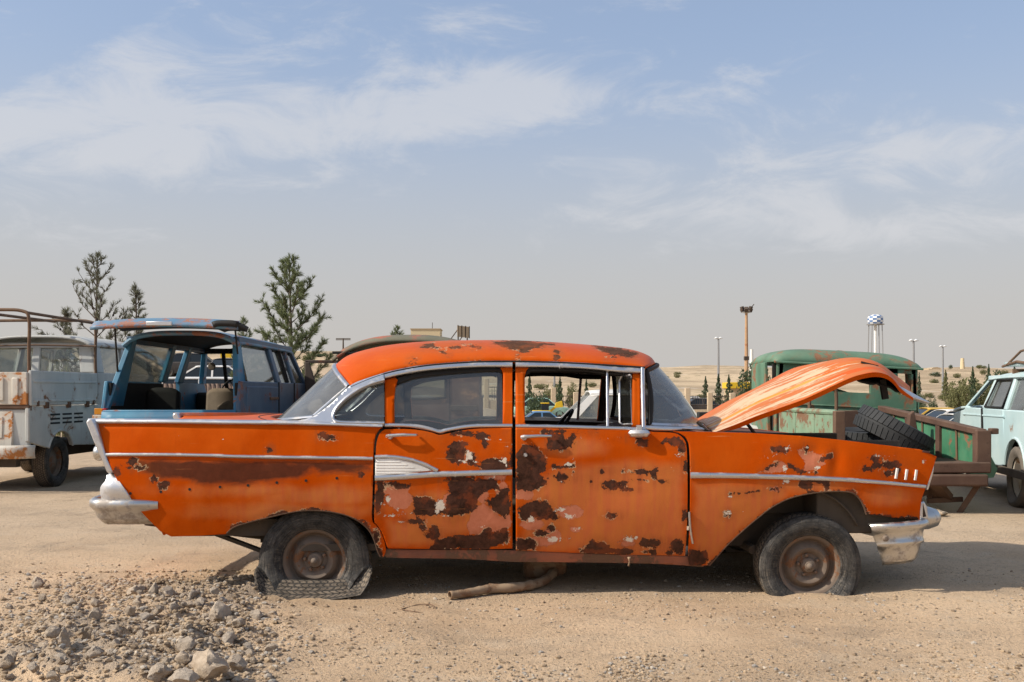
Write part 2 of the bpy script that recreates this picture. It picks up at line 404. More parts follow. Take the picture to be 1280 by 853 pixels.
dens = sstep(nt, noise_n(nt, mapping(nt, g, (1,1,1), (4, 2, 0)), 1.1, 5, .6), .42, .68, .10, .55)
peb = mth(nt, 'MULTIPLY', mth(nt, 'LESS_THAN', cellv.outputs[0], dens), sstep(nt, vor.outputs['Distance'], .22, .50, 1, 0))
peb2 = mth(nt, 'MULTIPLY', mth(nt, 'LESS_THAN', cell2.outputs[1], .08), sstep(nt, vor2.outputs['Distance'], .15, .34, 1, 0))
pcol = mixc(nt, cellv.outputs[1], (.25, .21, .17), (.66, .57, .46))
near = sstep(nt, sepg.outputs[1], 14, 30, 1, 0)
col = mixc(nt, mth(nt, 'MULTIPLY', mth(nt, 'MAXIMUM', peb, peb2), mth(nt, 'MULTIPLY', near, .75)), col, pcol)
col = mixc(nt, sstep(nt, noise_n(nt, mapping(nt, g, (1,1,1), (7,3,0)), 1.7, 9, .7, .5), .50, .66, 0, .5), col, (.33, .25, .175))
col = mixc(nt, sstep(nt, nC, .54, .68, 0, .65), col, (.24, .18, .12))
col = mixc(nt, mth(nt, 'MULTIPLY', sstep(nt, sepg.outputs[2], .028, .06, 0, .75), sstep(nt, sepg.outputs[1], 8, 9, 1, 0)), col, mixc(nt, nC, (.26, .20, .145), (.50, .40, .30)))
col = mixc(nt, sstep(nt, nD, .60, .8, 0, .5), col, (.60, .50, .38))
hgt = mth(nt, 'ADD', mth(nt, 'ADD', mth(nt, 'MULTIPLY', nC, .9), mth(nt, 'MULTIPLY', nD, .35)), mth(nt, 'ADD', mth(nt, 'MULTIPLY', peb, 1.0), mth(nt, 'MULTIPLY', peb2, 2.2)))
pbsdf(nt, out, **{'Base Color': col, 'Roughness': .95, 'Specular IOR Level': .15, 'Normal': bump(nt, hgt, .016)})
M['earth'] = m
ground = link_mesh('ground', me, m); setp(ground, 'dry beige earth of the scrapyard running out to bare hills', 'ground', kind='structure')
# ------------------------------------------------------------------ the orange sedan
TH = R(2.2)
ey = Vector((-math.sin(TH), math.cos(TH), 0)); SO = ey * 5.92
SF = Frame(SO.x, SO.y, TH)
WID = 1.86
sedan = empty('sedan', SO, TH, 'rusty orange four door sedan with tail fins, hood sprung open and flat tyres', 'car')

def sdf_poly(P, poly):
    x, y = P[:, 0], P[:, 1]; n = len(poly); d = np.full(len(P), 1e9); ins = np.zeros(len(P), bool)
    for i in range(n):
        ax, ay = poly[i]; bx, by = poly[(i+1) % n]; ex, ey_ = bx-ax, by-ay
        t = np.clip(((x-ax)*ex + (y-ay)*ey_) / (ex*ex + ey_*ey_ + 1e-9), 0, 1)
        d = np.minimum(d, np.hypot(x-ax-t*ex, y-ay-t*ey_))
        c = ((ay > y) != (by > y)) & (x < (bx-ax)*(y-ay)/((by-ay) if by != ay else 1e-9) + ax); ins ^= c
    return np.where(ins, d, -d)
def field(P, items):
    out = np.full(len(P), -15.)
    for it in items:
        if isinstance(it[0], tuple): v = sdf_poly(P, it)
        elif it[0] == 's':
            _, ax, ay, bx, by, r = it; ex, ey_ = bx-ax, by-ay
            t = np.clip(((P[:,0]-ax)*ex + (P[:,1]-ay)*ey_) / (ex*ex+ey_*ey_+1e-9), 0, 1)
            v = r - np.hypot(P[:,0]-ax-t*ex, P[:,1]-ay-t*ey_)
        else:
            cx, cy, rx, ry = it; q = np.hypot((P[:,0]-cx)/rx, (P[:,1]-cy)/ry); v = (1-q)*min(rx, ry)
        out = np.maximum(out, v)
    return np.clip(out, -15, 15)
RUST = [ (410,547,9,4), (404,545,5,3), (337,562,3,3), (451,593,4,4), (147,589,4,5),(192,598,5,6),(204,607,6,5),(166,578,7,4), (172,585,9,3),
  (570,566,12,14),(583,542,19,3.5),(600,545,9,4),(572,555,8,4),(618,581,18,8),(590,575,6,7),(606,556,3,5),(640,575,3,14),
  ((561,600),(600,598),(622,600),(624,612),(607,613),(598,623),(593,636),(585,643),(566,648),(556,646),(560,626),(562,612)),
  ((605,625),(618,619),(628,612),(637,606),(638,640),(631,648),(621,641),(612,633)),
  ((517,622),(535,619),(549,631),(556,640),(546,646),(517,645)), (475,614,6,13),(471,634,4,8),(500,607,11,4),(494,604,8,2),
  ((536,687),(546,675),(570,670),(598,669),(610,660),(622,665),(633,660),(638,670),(630,681),(606,687)),(541,667,9,8),(520,652,8,3),(530,660,4,3),(578,600,22,5),
  (694,540,23,2.5),((681,553),(690,542),(702,541),(708,549),(716,553),(716,561),(705,563),(688,562)),
  ((646,567),(655,556),(668,557),(678,566),(683,576),(684,586),(674,592),(684,603),(672,613),(660,614),(646,612),(645,590)),
  ((649,634),(668,625),(683,626),(691,637),(702,648),(690,651),(670,648),(650,651),(647,640)),
  (693,583,5,3),(712,582,6,3),(700,597,13,4.5),(768,607,14,5.5),(782,612,8,2),(803,590,22,3),(818,593,4,8),(825,602,7,2),(791,601,6,1.5),(715,553,4,3),
  ((722,691),(735,678),(744,675),(765,684),(792,689),(788,694),(740,693)),(812,680,15,5),(815,690,7,4),(848,684,8,9),(658,680,13,8),(689,661,7,4),(677,667,8,5),
  (840,553,10,5),(852,560,5,8),(858,583,4,8),(857,645,4,6),(802,553,6,4),(795,548,8,2),(766,645,6,2),(715,547,4,6),(752,590,2,2),(716,590,2,2),(739,602,2,2),(836,691,6,3),
  (975,562,10,4.5),(1009,562,4,5),('s',987,581,998,590,1.6),('s',998,590,1020,590,1.6),('s',1024,577,1040,569,1.6),('s',952,590,972,578,1.8),(1083,587,7,4),(1095,582,10,3.5),(1112,581,11,4.5),(1121,587,3,6),
  (1007,606,9,5),(1034,607,3,8),(1017,602,14,2),(872,698,14,11),(858,702,16,7),('s',914,617,949,615,.9),(909,643,4,3),(968,611,6,3),(1093,574,6,3),(1108,593,5,3),
  ('s',886,706,925,668,1.5),('s',925,668,968,634,1.2),('s',968,634,1010,618,1.6),('s',1010,617,1066,616,2.4),('s',1066,616,1083,642,2.8),('s',1083,644,1150,649,2.2),
  ('s',290,659,350,644,2),('s',350,643,400,639,2),('s',400,639,455,655,2.4),('s',455,655,476,694,3),(470,672,4,9),(120,533,4,5),
  ((615,428),(650,425),(695,430),(668,435),(655,441),(640,437),(626,433)),((740,431),(775,435),(797,442),(790,447),(772,444),(755,440)),(648,447,2,9),(696,444,3.5,7),(759,446,2,8),(767,447,1.5,8),
  ('s',527,434,542,432,1.8),('s',542,432,560,444,1.2),('s',513,453,519,450,2.2),('s',560,434,600,433,.8),('s',600,452,500,462,.6)]
SALMON = [((584,656),(590,640),(605,630),(622,640),(631,655),(626,666),(600,669),(585,668)),(603,620,8,8),(628,615,9,12),(500,625,16,12),(490,612,22,8),(632,652,8,10),(612,678,6,6),(616,597,16,4),
  (575,625,20,12),(656,618,12,8),(570,568,9,12),(712,640,16,9),(664,655,16,8),(672,677,20,7),(690,668,12,10),(720,662,8,4),
  ((996,562),(1010,562),(1026,570),(1032,580),(1019,590),(1004,590),(1006,577)),((946,592),(962,582),(975,576),(984,582),(979,591)),(968,611,7,4),(1018,578,9,10),(785,679,10,4)]
BARE = [(484,624,5,5),(479,630,4,3),(497,637,5,3),(490,645,11,3),(505,642,10,1.5),(550,632,8,8),(547,639,4,7),(553,645,10,1.5),(500,653,7,2),(534,662,5,2),(586,570,5,9),(580,577,7,3),(595,577,5,3),(610,549,4,2),
  (630,576,7,4),(634,582,4,3),(612,597,9,2),(627,549,5,2),(634,560,3,2),(602,658,5,2),(700,637,9,4),(712,646,9,4),(692,674,11,5),(708,673,6,2.5),(787,674,9,4.5),(780,669,2.5,2.5),(795,672,4,3),(848,569,3.5,3),(664,650,6,5),(711,580,7,4),(700,602,10,1.5),(768,645,5,1.5),(722,661,5,3),
  (984,560,4,4),(973,567,9,1.5),(1007,560,5,2.5),(983,602,7,4),(910,642,7,4),(927,639,2.5,2.5),(904,651,5,1.5),(912,622,3,2),(1022,585,5,4),(981,586,4,6),(1010,590,6,2),(1104,570,14,1.6),(1155,578,3,4),(1119,602,2,2),(960,572,12,.8),
  (127,540,3,2),(124,544,4,2.5),(130,534,2,2),(128,551,2,2),('s',224,545,227,562,1.),('s',275,549,281,549,.8),(700,572,2,3),(716,574,1.5,6),('s',759,542,759,549,.8),('s',726,543,726,550,.8)]
FADE = [(400,620,70,14),(1000,608,60,8),(720,560,40,14),(560,640,60,30),((664,600),(700,580),(790,575),(858,580),(858,694),(645,690),(660,650)),((866,604),(985,606),(985,622),(925,664),(885,704),(866,690)),((480,648),(560,650),(560,686),(485,685)),(330,613,130,8),(360,640,110,12),(790,600,60,26),(1115,622,36,14)]
SCORCH = [((172,577),(395,577),(466,578),(463,588),(402,590),(392,584),(372,597),(320,604),(262,606),(222,597),(200,598),(178,588))]
def set_attrs(me, PX, scorch=True):
    for nm, it in (('rust', RUST), ('salmon', SALMON), ('bare', BARE), ('fade', FADE), ('scorch', SCORCH)):
        a = me.attributes.new(nm, 'FLOAT', 'POINT'); a.data.foreach_set('value', field(PX, it).astype(np.float32))

def orange_paint(name, hood=False):
    m, nt, out = new_mat(name); g = nd(nt, 'ShaderNodeTexCoord').outputs['Object']
    A = lambda k: nd(nt, 'ShaderNodeAttribute', attribute_name=k).outputs['Fac']
    n1 = noise_n(nt, g, 16, 9, .70, .5); n2 = noise_n(nt, mapping(nt, g, (1,1,1), (5,3,2)), 46, 7, .72, .4); n3 = noise_n(nt, g, 120, 4, .65); n0 = noise_n(nt, g, 2.2, 5, .6)
    streak = noise_n(nt, mapping(nt, g, (26, 26, 1.6)), 1., 6, .6)
    col = mixc(nt, sstep(nt, n0, .35, .68), (.505, .064, .0012), (.56, .084, .002))
    col = mixc(nt, sstep(nt, streak, .5, .78, 0, .28), col, (.40, .050, .004))
    fd = mth(nt, 'ADD', A('fade'), mth(nt, 'MULTIPLY', mth(nt, 'SUBTRACT', n0, .5), 26))
    fcol = mixc(nt, sstep(nt, streak, .35, .7), (.57, .185, .05), (.55, .15, .055))
    col = mixc(nt, sstep(nt, fd, -6, 9, 0, .8), col, fcol)
    # scorched bare metal with soft borders
    sc = mth(nt, 'ADD', A('scorch'), mth(nt, 'MULTIPLY', mth(nt, 'SUBTRACT', noise_n(nt, mapping(nt, g, (2.2, 1, 6)), 1.6, 8, .7, .3), .5), 26))
    scol = mixc(nt, n1, (.055, .018, .011), (.16, .042, .022))
    col = mixc(nt, sstep(nt, sc, -7., 1., 0, .6), col, (.22, .055, .022)); col = mixc(nt, sstep(nt, sc, -2., 4.5), col, scol)
    # primer, bare white filler, rust
    pr = mth(nt, 'ADD', A('salmon'), mth(nt, 'MULTIPLY', mth(nt, 'SUBTRACT', n1, .5), 16))
    pcol = mixc(nt, n2, (.48, .13, .065), (.64, .25, .145))
    pm = sstep(nt, pr, -.3, .5); col = mixc(nt, pm, col, pcol)
    ru = mth(nt, 'ADD', A('rust'), mth(nt, 'ADD', mth(nt, 'MULTIPLY', mth(nt, 'SUBTRACT', n1, .5), 20), mth(nt, 'MULTIPLY', mth(nt, 'SUBTRACT', n2, .5), 9)))
    stain = mth(nt, 'MULTIPLY', sstep(nt, mth(nt, 'ADD', A('rust'), mth(nt, 'MULTIPLY', mth(nt, 'SUBTRACT', n0, .5), 18)), -10, 0), .22); col = mixc(nt, stain, col, (.25, .068, .02))
    drip = mth(nt, 'MULTIPLY', sstep(nt, A('rust'), -9, 0), sstep(nt, streak, .50, .66, 0, .40))
    col = mixc(nt, drip, col, (.26, .07, .022))
    edge = mth(nt, 'MULTIPLY', sstep(nt, ru, -1.5, -.5), sstep(nt, noise_n(nt, mapping(nt, g, (1,1,1), (2,8,5)), 9, 5, .6), .52, .60, 0, .9))
    col = mixc(nt, edge, col, (.62, .44, .26))
    rcol = mixc(nt, sstep(nt, n1, .32, .68), (.024, .013, .011), (.082, .036, .026)); rcol = mixc(nt, sstep(nt, n2, .5, .75, 0, .35), rcol, (.16, .06, .03)); rcol = mixc(nt, sstep(nt, noise_n(nt, g, 6, 6, .65), .5, .60, 0, .7), rcol, (.19, .048, .022))
    rm = sstep(nt, ru, -.3, .35); col = mixc(nt, rm, col, rcol)
    ba = mth(nt, 'ADD', A('bare'), mth(nt, 'MULTIPLY', mth(nt, 'SUBTRACT', n2, .5), 15))
    bm_ = sstep(nt, ba, 1.3, 1.8); col = mixc(nt, bm_, col, mixc(nt, n3, (.62, .52, .40), (.78, .72, .62)))
    # random pinholes and chips
    ch = sstep(nt, noise_n(nt, mapping(nt, g, (1,1,1), (9,1,4)), 11, 10, .78), .69, .705)
    col = mixc(nt, ch, col, (.07, .03, .018))
    dustn = mth(nt, 'MULTIPLY', sstep(nt, n0, .3, .75), .05)
    nz = nd(nt, 'ShaderNodeSeparateXYZ', {0: nd(nt, 'ShaderNodeNewGeometry').outputs['Normal']}).outputs[2]
    dustn = mth(nt, 'ADD', dustn, sstep(nt, nz, .25, 1, 0, .06)); col = mixc(nt, dustn, col, (.42, .20, .07))
    scr = sstep(nt, noise_n(nt, mapping(nt, g, (2.2, 2.2, 95)), 1., 5, .6), .665, .70, 0, .5); col = mixc(nt, scr, col, (.58, .22, .07))
    mask = mth(nt, 'MAXIMUM', rm, mth(nt, 'MAXIMUM', bm_, pm))
    rgh = mth(nt, 'ADD', mth(nt, 'MULTIPLY', mask, .36), mth(nt, 'ADD', mth(nt, 'MULTIPLY', n0, .2), .30), clamp=True)
    hh = mth(nt, 'ADD', mth(nt, 'MULTIPLY', mask, -1.0), mth(nt, 'MULTIPLY', n3, .22)); hh = mth(nt, 'ADD', hh, mth(nt, 'MULTIPLY', mth(nt, 'MULTIPLY', rm, n2), .8))
    b1 = nd(nt, 'ShaderNodeBump', {'Height': noise_n(nt, g, 4.5, 3), 'Distance': .008, 'Strength': .8}).outputs[0]
    b2 = nd(nt, 'ShaderNodeBump', {'Height': hh, 'Distance': .0022, 'Normal': b1}).outputs[0]
    pbsdf(nt, out, **{'Base Color': col, 'Roughness': rgh, 'Normal': b2, 'Specular IOR Level': .10, 'Specular Tint': (1., .50, .16, 1.)})
    return m
M['orange'] = orange_paint('orange_rusted_paint')
def hood_paint():
    m, nt, out = new_mat('peeling_hood_paint'); g = nd(nt, 'ShaderNodeTexCoord').outputs['Object']
    A = lambda k: nd(nt, 'ShaderNodeAttribute', attribute_name=k).outputs['Fac']
    uv = nd(nt, 'ShaderNodeCombineXYZ', {0: A('hu'), 1: A('hv'), 2: 0.}).outputs[0]
    st = noise_n(nt, mapping(nt, uv, (1.6, 12, 1)), 1., 9, .66, .25); st2 = noise_n(nt, mapping(nt, uv, (2.2, 16, 1), (4, 9, 0)), 1., 9, .7, .2); fn = noise_n(nt, mapping(nt, uv, (30, 60, 1)), 1., 6, .7)
    col = mixc(nt, st2, (.60, .082, .003), (.64, .11, .006))
    rear = mth(nt, 'MULTIPLY', sstep(nt, A('hu'), .40, .85, 1, 0), sstep(nt, A('hv'), .62, .90, 1, .1))
    v = mth(nt, 'ADD', st, mth(nt, 'MULTIPLY', mth(nt, 'SUBTRACT', fn, .5), .10))
    sal = sstep(nt, mth(nt, 'ADD', v, mth(nt, 'MULTIPLY', rear, .10)), .46, .50); col = mixc(nt, sal, col, (.54, .15, .035))
    wv = mth(nt, 'ADD', mth(nt, 'ADD', st2, mth(nt, 'MULTIPLY', mth(nt, 'SUBTRACT', fn, .5), .14)), mth(nt, 'MULTIPLY', rear, .19))
    wh = sstep(nt, wv, .66, .70); col = mixc(nt, wh, col, mixc(nt, fn, (.58, .36, .19), (.66, .50, .34)))
    yl = mth(nt, 'MULTIPLY', sstep(nt, mth(nt, 'ABSOLUTE', mth(nt, 'SUBTRACT', A('hv'), .27)), .02, .055, 1, 0), sstep(nt, mth(nt, 'ADD', st, mth(nt, 'MULTIPLY', rear, .22)), .58, .64)); col = mixc(nt, yl, col, (.74, .30, .03))
    ed = mth(nt, 'MULTIPLY', sstep(nt, A('hv'), .0, .03, 1, 0), .8); col = mixc(nt, ed, col, (.55, .10, .012))
    pbsdf(nt, out, **{'Base Color': col, 'Roughness': .48, 'Specular IOR Level': .15, 'Specular Tint': (1., .6, .3, 1.), 'Normal': bump(nt, mth(nt, 'ADD', wh, mth(nt, 'MULTIPLY', fn, .4)), .0012)})
    return m
M['hood'] = hood_paint()
M['rocker'] = weathered('rocker_rust', (.20, .070, .042), (.36, .11, .055), rust=(.085, .045, .028), amt=.62, scale=7., rough=.75, dust=.45, dustc=(.22, .14, .09))
M['inner'] = weathered('inner_shell', (.035, .022, .016), amt=.3, rust=(.07, .025, .015), rough=.8, dust=.2)

def inset(px, py):
    z = (748 - py) / 210.
    if py > 533: v = .34 * (z - .74) ** 2
    else: v = .03 + .34 * (z - 1.022)
    v += max(0, (px - 1040) / 130.) ** 2 * .055 + max(0, (260 - px) / 150.) ** 2 * .05
    return v + .0025 * math.sin(px * .045) * math.sin(py * .05 + px * .01)
def inset_fender(px, py):
    v = inset(px, py)
    v += .012 * math.exp(-((px - 1046) / 9) ** 2 - ((py - 577) / 16) ** 2) - .006 * math.exp(-((px - 1034) / 7) ** 2 - ((py - 580) / 14) ** 2)
    v += .010 * math.exp(-((px - 1012) / 14) ** 2 - ((py - 566) / 9) ** 2)
    return v
def inset_door(px, py):
    v = inset(px, py)
    v += .020 * math.exp(-((px - 770) / 70) ** 2 - ((py - 600) / 38) ** 2)
    v += .010 * math.exp(-((px - 815) / 16) ** 2 - ((py - 558) / 16) ** 2)
    return v
def inset_green(px, py): return .055 + .34 * ((748 - py) / 210. - 1.022)
def S(px, py, ins): return SF.hit(px, py, 1, ins)

def mirror_copy(o):
    c = o.copy(); COL.objects.link(c); c.scale = (1, -1, 1); c.location = (0, WID, 0); c.parent = o.parent
    return c
def panel(name, poly, ins, mats, parent=None, step=2.4, thick=.022, mir=True, attrs=True):
    bm = bmesh.new()
    f = bm.faces.new([bm.verts.new((p[0], p[1], 0)) for p in poly])
    f.normal_update(); bmesh.ops.triangulate(bm, faces=[f], ngon_method='EAR_CLIP')
    xs = [p[0] for p in poly]; ys = [p[1] for p in poly]
    def cut(co, no): bmesh.ops.bisect_plane(bm, geom=bm.verts[:] + bm.edges[:] + bm.faces[:], dist=1e-4, plane_co=co, plane_no=no)
    x = min(xs) + step
    while x < max(xs) - .1: cut((x, 0, 0), (1, 0, 0)); x += step
    y = min(ys) + step
    while y < max(ys) - .1: cut((0, y, 0), (0, 1, 0)); y += step
    bmesh.ops.dissolve_degenerate(bm, dist=.02, edges=bm.edges[:])
    P = np.array([(v.co.x, v.co.y) for v in bm.verts])
    for v in bm.verts: v.co = S(v.co.x, v.co.y, ins(v.co.x, v.co.y))
    # outward = towards the camera (-y)
    for fc in bm.faces:
        fc.normal_update()
        if fc.normal.y > 0: fc.normal_flip()
        fc.smooth = True
    me = bpy.data.meshes.new(name); bm.to_mesh(me); bm.free()
    o = link_mesh(name, me, mats, parent or sedan)
    if attrs: set_attrs(me, P)
    s = o.modifiers.new('solid', 'SOLIDIFY'); s.thickness = thick; s.offset = -1
    if isinstance(mats, (list, tuple)) and len(mats) > 1: s.material_offset = 1
    if mir and parent is None: mirror_copy(o)
    return o
def trim(name, pts, w, ins, mat, parent=None, proud=.014, n=5, mir=True, seg=7):
    P = crom([Vector((p[0], p[1], 0)) for p in pts], n) if n > 1 else [Vector((p[0], p[1], 0)) for p in pts]
    k = len(P); rings = []
    for i, p in enumerate(P):
        d = (P[min(i+1, k-1)] - P[max(i-1, 0)]).normalized(); nn = Vector((-d.y, d.x, 0))
        ww = w(i / (k-1)) if callable(w) else w
        ring = []
        for j in range(seg):
            q = -1 + 2 * j / (seg - 1); x, y = p.x + nn.x * q * ww / 2, p.y + nn.y * q * ww / 2
            ring.append(S(x, y, ins(x, y) - proud * (1 - abs(q) ** 2.6) ** .6 + .0015))
        for q in (1, -1):
            x, y = p.x + nn.x * q * ww / 2, p.y + nn.y * q * ww / 2; ring.append(S(x, y, ins(x, y) + .006))
        rings.append(ring)
    o = MB().rings(rings, 0, True).build(name, mat, parent or sedan, 50)
    if mir and parent is None: mirror_copy(o)
    return o
OM = [M['orange'], M['inner']]
def cv(pts, n=5): return [(p.x, p.y) for p in crom([(a, b, 0) for a, b in pts], n)]

# --- side panels, traced outlines on the curved body side
rear_arch = cv([(476,696),(472,688),(468,675),(461,662),(448,651),(430,643),(405,638.5),(380,638),(355,642),(330,648),(310,653),(292,659),(282,668)], 4)
quarter = [(118,528),(300,528.5),(410,531),(478,533)] + cv([(478,533),(471,541),(468,552),(466.5,575),(465.5,620),(465,650),(470,657),(476,666),(481,680),(482,690),(479,697)], 3)[1:] + rear_arch + [(250,670),(214,671),(200,664),(182,646),(165,627),(150,607),(141,590),(131,562)]
qp = panel('quarter_panel', quarter, inset, OM)
rdoor = cv([(481,537),(505,536.5),(525,538),(540,541),(549,544),(560,542),(580,538),(600,536),(640,535)], 3) + [(640.5,560),(640.5,686),(600,687),(486,686)] + cv([(484,684),(482,678),(477,665),(471,656),(467.8,650),(468.5,620),(469.5,575),(471,553),(475,542),(481,537)], 3)[:-1]
rd = panel('rear_door', rdoor, inset, OM)
fdoor = [(644.5,535),(720,536.5),(808,539)] + cv([(808,540),(838,541),(849,544),(856,551),(858.5,562),(859.5,600),(859,650),(856.5,695)], 3)[1:] + [(800,694),(720,691.5),(645,688)]
fd = panel('front_door', fdoor, inset_door, OM)
front_arch = cv([(886,707),(895,697),(908,682),(926,665),(946,648),(966,633),(986,623),(1010,617),(1040,614),(1062,615),(1072,621),(1079,631),(1083,643)], 4)
fender = [(842,539.5),(880,540),(940,541.5),(1000,545),(1050,550),(1100,556),(1150,562),(1171,571),(1169,577),(1165,590),(1160,604),(1156,613),(1152,624),(1150,640),(1150,650),(1118,647.5)] + front_arch[::-1] + [(862,707)] + cv([(860,698),(862.5,650),(863,600),(862,562),(859,549),(851,542.5),(842,539.5)], 3)[:-1]
ff = panel('front_fender', fender, inset_fender, [M['orange'], M['maroon']])
def lip(arch, dx, parent):
    rings = []
    P = [Vector((x, y, 0)) for x, y in arch]
    mb = MB(); mb.tube([S(x, y, inset(x, y) + .006) for x, y in arch], .007, 6)
    return mb.build('arch_lip', M['rust'], parent)
lip(rear_arch[:-1], 0, qp); lip(front_arch, 0, ff)
rock = cv([(480,686),(520,687.5),(640,688),(720,692),(800,694.5),(864,696)], 2) + [(882,700),(880,708)] + cv([(878,709),(840,706),(780,704),(700,703),(640,702.5),(600,700),(560,698.5),(520,698),(484,697),(479,694)], 2)
panel('rocker_panel', rock, lambda x, y: .085 + max(0, (y - 694)) * .002, [M['rocker'], M['under']], step=4, attrs=False)

# --- greenhouse frames of the doors (narrow painted posts round the window openings)
def frame_piece(name, poly, mats=OM, parent=None, ins=inset_green, thick=.045, step=4, mir=True): return panel(name, poly, ins, mats, parent, step, thick, mir)
frame_piece('rear_door_post', [(481,475),(494,472),(497,475),(494,483),(492.5,500),(493,530),(481,530)])
frame_piece('rear_door_post', [(624,458),(640.5,458),(640.5,533),(628.5,533),(629,466),(627,462)])
frame_piece('front_door_post', [(644.5,458),(662,458),(658,463),(656,470),(656,528),(659,533),(644.5,533)])
frame_piece('windshield_post', [(791,466),(800,466),(801,534),(791,534)])
hdr = [M['rubber'], M['rubber']]
frame_piece('rear_window_header', [(p[0], p[1]) for p in cv([(492,474),(520,467),(560,461.5),(600,459),(628,459)], 4)] + cv([(627,466),(622,463.5),(600,464),(560,467),(520,472),(496,480)], 4), hdr, ins=lambda x, y: inset_green(x, y) + .012)
frame_piece('front_window_header', [(656,459),(700,459),(757,462),(790,464),(790,468),(757,467.5),(735,464),(700,463),(664,464),(656,470)], hdr, ins=lambda x, y: inset_green(x, y) + .012)
gi = lambda x, y: inset_green(x, y) - .01
# chrome: upper window rail, belt line, fin, spears
trim('roof_rail_trim', [(481,470),(500,465.5),(530,460.5),(570,457),(605,455.5),(640.5,455.5)], lambda t: 8.5, gi, M['chrome'], proud=.02)
trim('roof_rail_trim', [(644.5,455.5),(665,455.7),(697,456.2),(700,457.6),(704,456.6),(740,458.5),(770,461.5),(801,463)], 8.5, gi, M['chrome'], proud=.02)
trim('windshield_post_trim', [(803,459),(803.5,490),(804.5,537)], 6, gi, M['chrome'], proud=.02)
trim('belt_trim', [(481,532),(505,532),(525,534),(540,537.5),(549.5,540),(560,537.5),(580,534),(600,532.5),(640.5,532.5)], 5.5, lambda x, y: .042, M['chrome'], parent=None)
trim('belt_trim', [(644.5,533),(700,533.7),(760,535.5),(805,537)], 5.5, lambda x, y: .042, M['chrome'])
trim('fin_trim', [(110,526.5),(140,526.5),(220,527),(300,528),(360,528.5),(410,530),(478,532)], lambda t: 6.8 - 1.5 * t, lambda x, y: inset(x, y) - .004, M['silver'], proud=.022)
trim('side_trim', [(132,568.5),(200,568.5),(260,569.5),(300,571),(400,572.5),(466,573.5)], 5, inset, M['chrome'])
trim('side_trim', [(863,594.5),(900,594.7),(940,595.5),(1000,597.5),(1050,599.5),(1110,604),(1158,608.5)], lambda t: 8.5 - 3.5 * t, inset_fender, M['chrome'])
# rear door spear with the ribbed white insert
ins_poly = [(469,574)] + cv([(469,574),(490,574),(510,577),(527,582),(540,588.5)], 4)[1:] + [(469,595)]
wi = panel('spear_insert', ins_poly, lambda x, y: inset(x, y) - .004, [M['white_insert'], M['white_insert']], rd, 3, .008, attrs=False)
for i in range(5):
    y = 577.5 + i * 3.6; x1 = 500 + i * 8.5
    trim('insert_rib', [(470, y), (x1, y)], 1.3, lambda x, y: inset(x, y) - .004, M['white_insert'], rd, .004, 1)
trim('spear_trim', [(468.5,571.5),(490,571.3),(512,574.5),(530,580.5),(547,588.5)], 5.5, inset, M['chrome'])
trim('spear_trim', [(468.5,598),(500,596.3),(540,593.5),(565,592.5),(570,593.2),(575,592.2),(640,590.5)], 8, inset, M['chrome'])
# holes where lost trim was clipped to the quarter panel
for x, y in [(163,617),(201,615),(237,612),(275,609),(310,607),(346,603.5),(382.5,601),(421,598)]:
    c = S(x, y, inset(x, y) - .0012); MB().lathe([(.0001, 0), (.0085, 0)], c, 'y', 10).build('trim_hole', M['rubber'], qp)
# three fender louvres
for x, y in [(1120.5,592),(1132.5,593.5),(1144.5,594)]:
    trim('fender_louvre', [(x+1.3,y-6.5),(x-.8,y+6.5)], 3.8, inset_fender, M['white_insert'], proud=.016, n=1)
# door handles, lock, mirror base
for nm, x0, y in (('door_handle', 482.5, 545.3), ('door_handle', 650.5, 546.5)):
    mb = MB(); g0 = S(x0 + 5, y, inset(x0, y)); g1 = S(x0 + 38, y - 1.5, inset(x0, y))
    mb.tube([g0 + Vector((-.015, -.015, 0)), g0 + Vector((0, -.035, .004)), lerp(g0, g1, .5) + Vector((0, -.04, .005)), g1 + Vector((0, -.032, 0)), g1 + Vector((.006, -.01, 0))], [.012, .0105, .009, .008, .007], 8)
    mb.lathe([(.0001, -.022), (.012, -.022), (.017, -.012), (.018, .0)], g0 + Vector((0, 0, -.004)), 'y', 14)
    o = mb.build(nm, M['chrome'], sedan); mirror_copy(o)
c = S(657, 569, inset_door(657, 569)); mirror_copy(MB().lathe([(.0001, -.016), (.009, -.016), (.013, -.006), (.014, 0.005)], c, 'y', 14).build('door_lock', M['chrome'], sedan))
c = S(798, 541.5, inset(798, 541)); mb = MB()
mb.grid(lambda u, v: c + Vector(((u - .5) * .125 * (1 - .25 * abs(2*v - 1)), -.018 - .022 * math.sin(math.pi * u) * math.sin(math.pi * v), (v - .5) * .036)), 10, 6)
mb.box(c.x - .008, c.x + .008, c.y - .03, c.y + .0, c.z + .01, c.z + .042); mb.build('mirror_base', M['silver'], sedan, solid=.02)

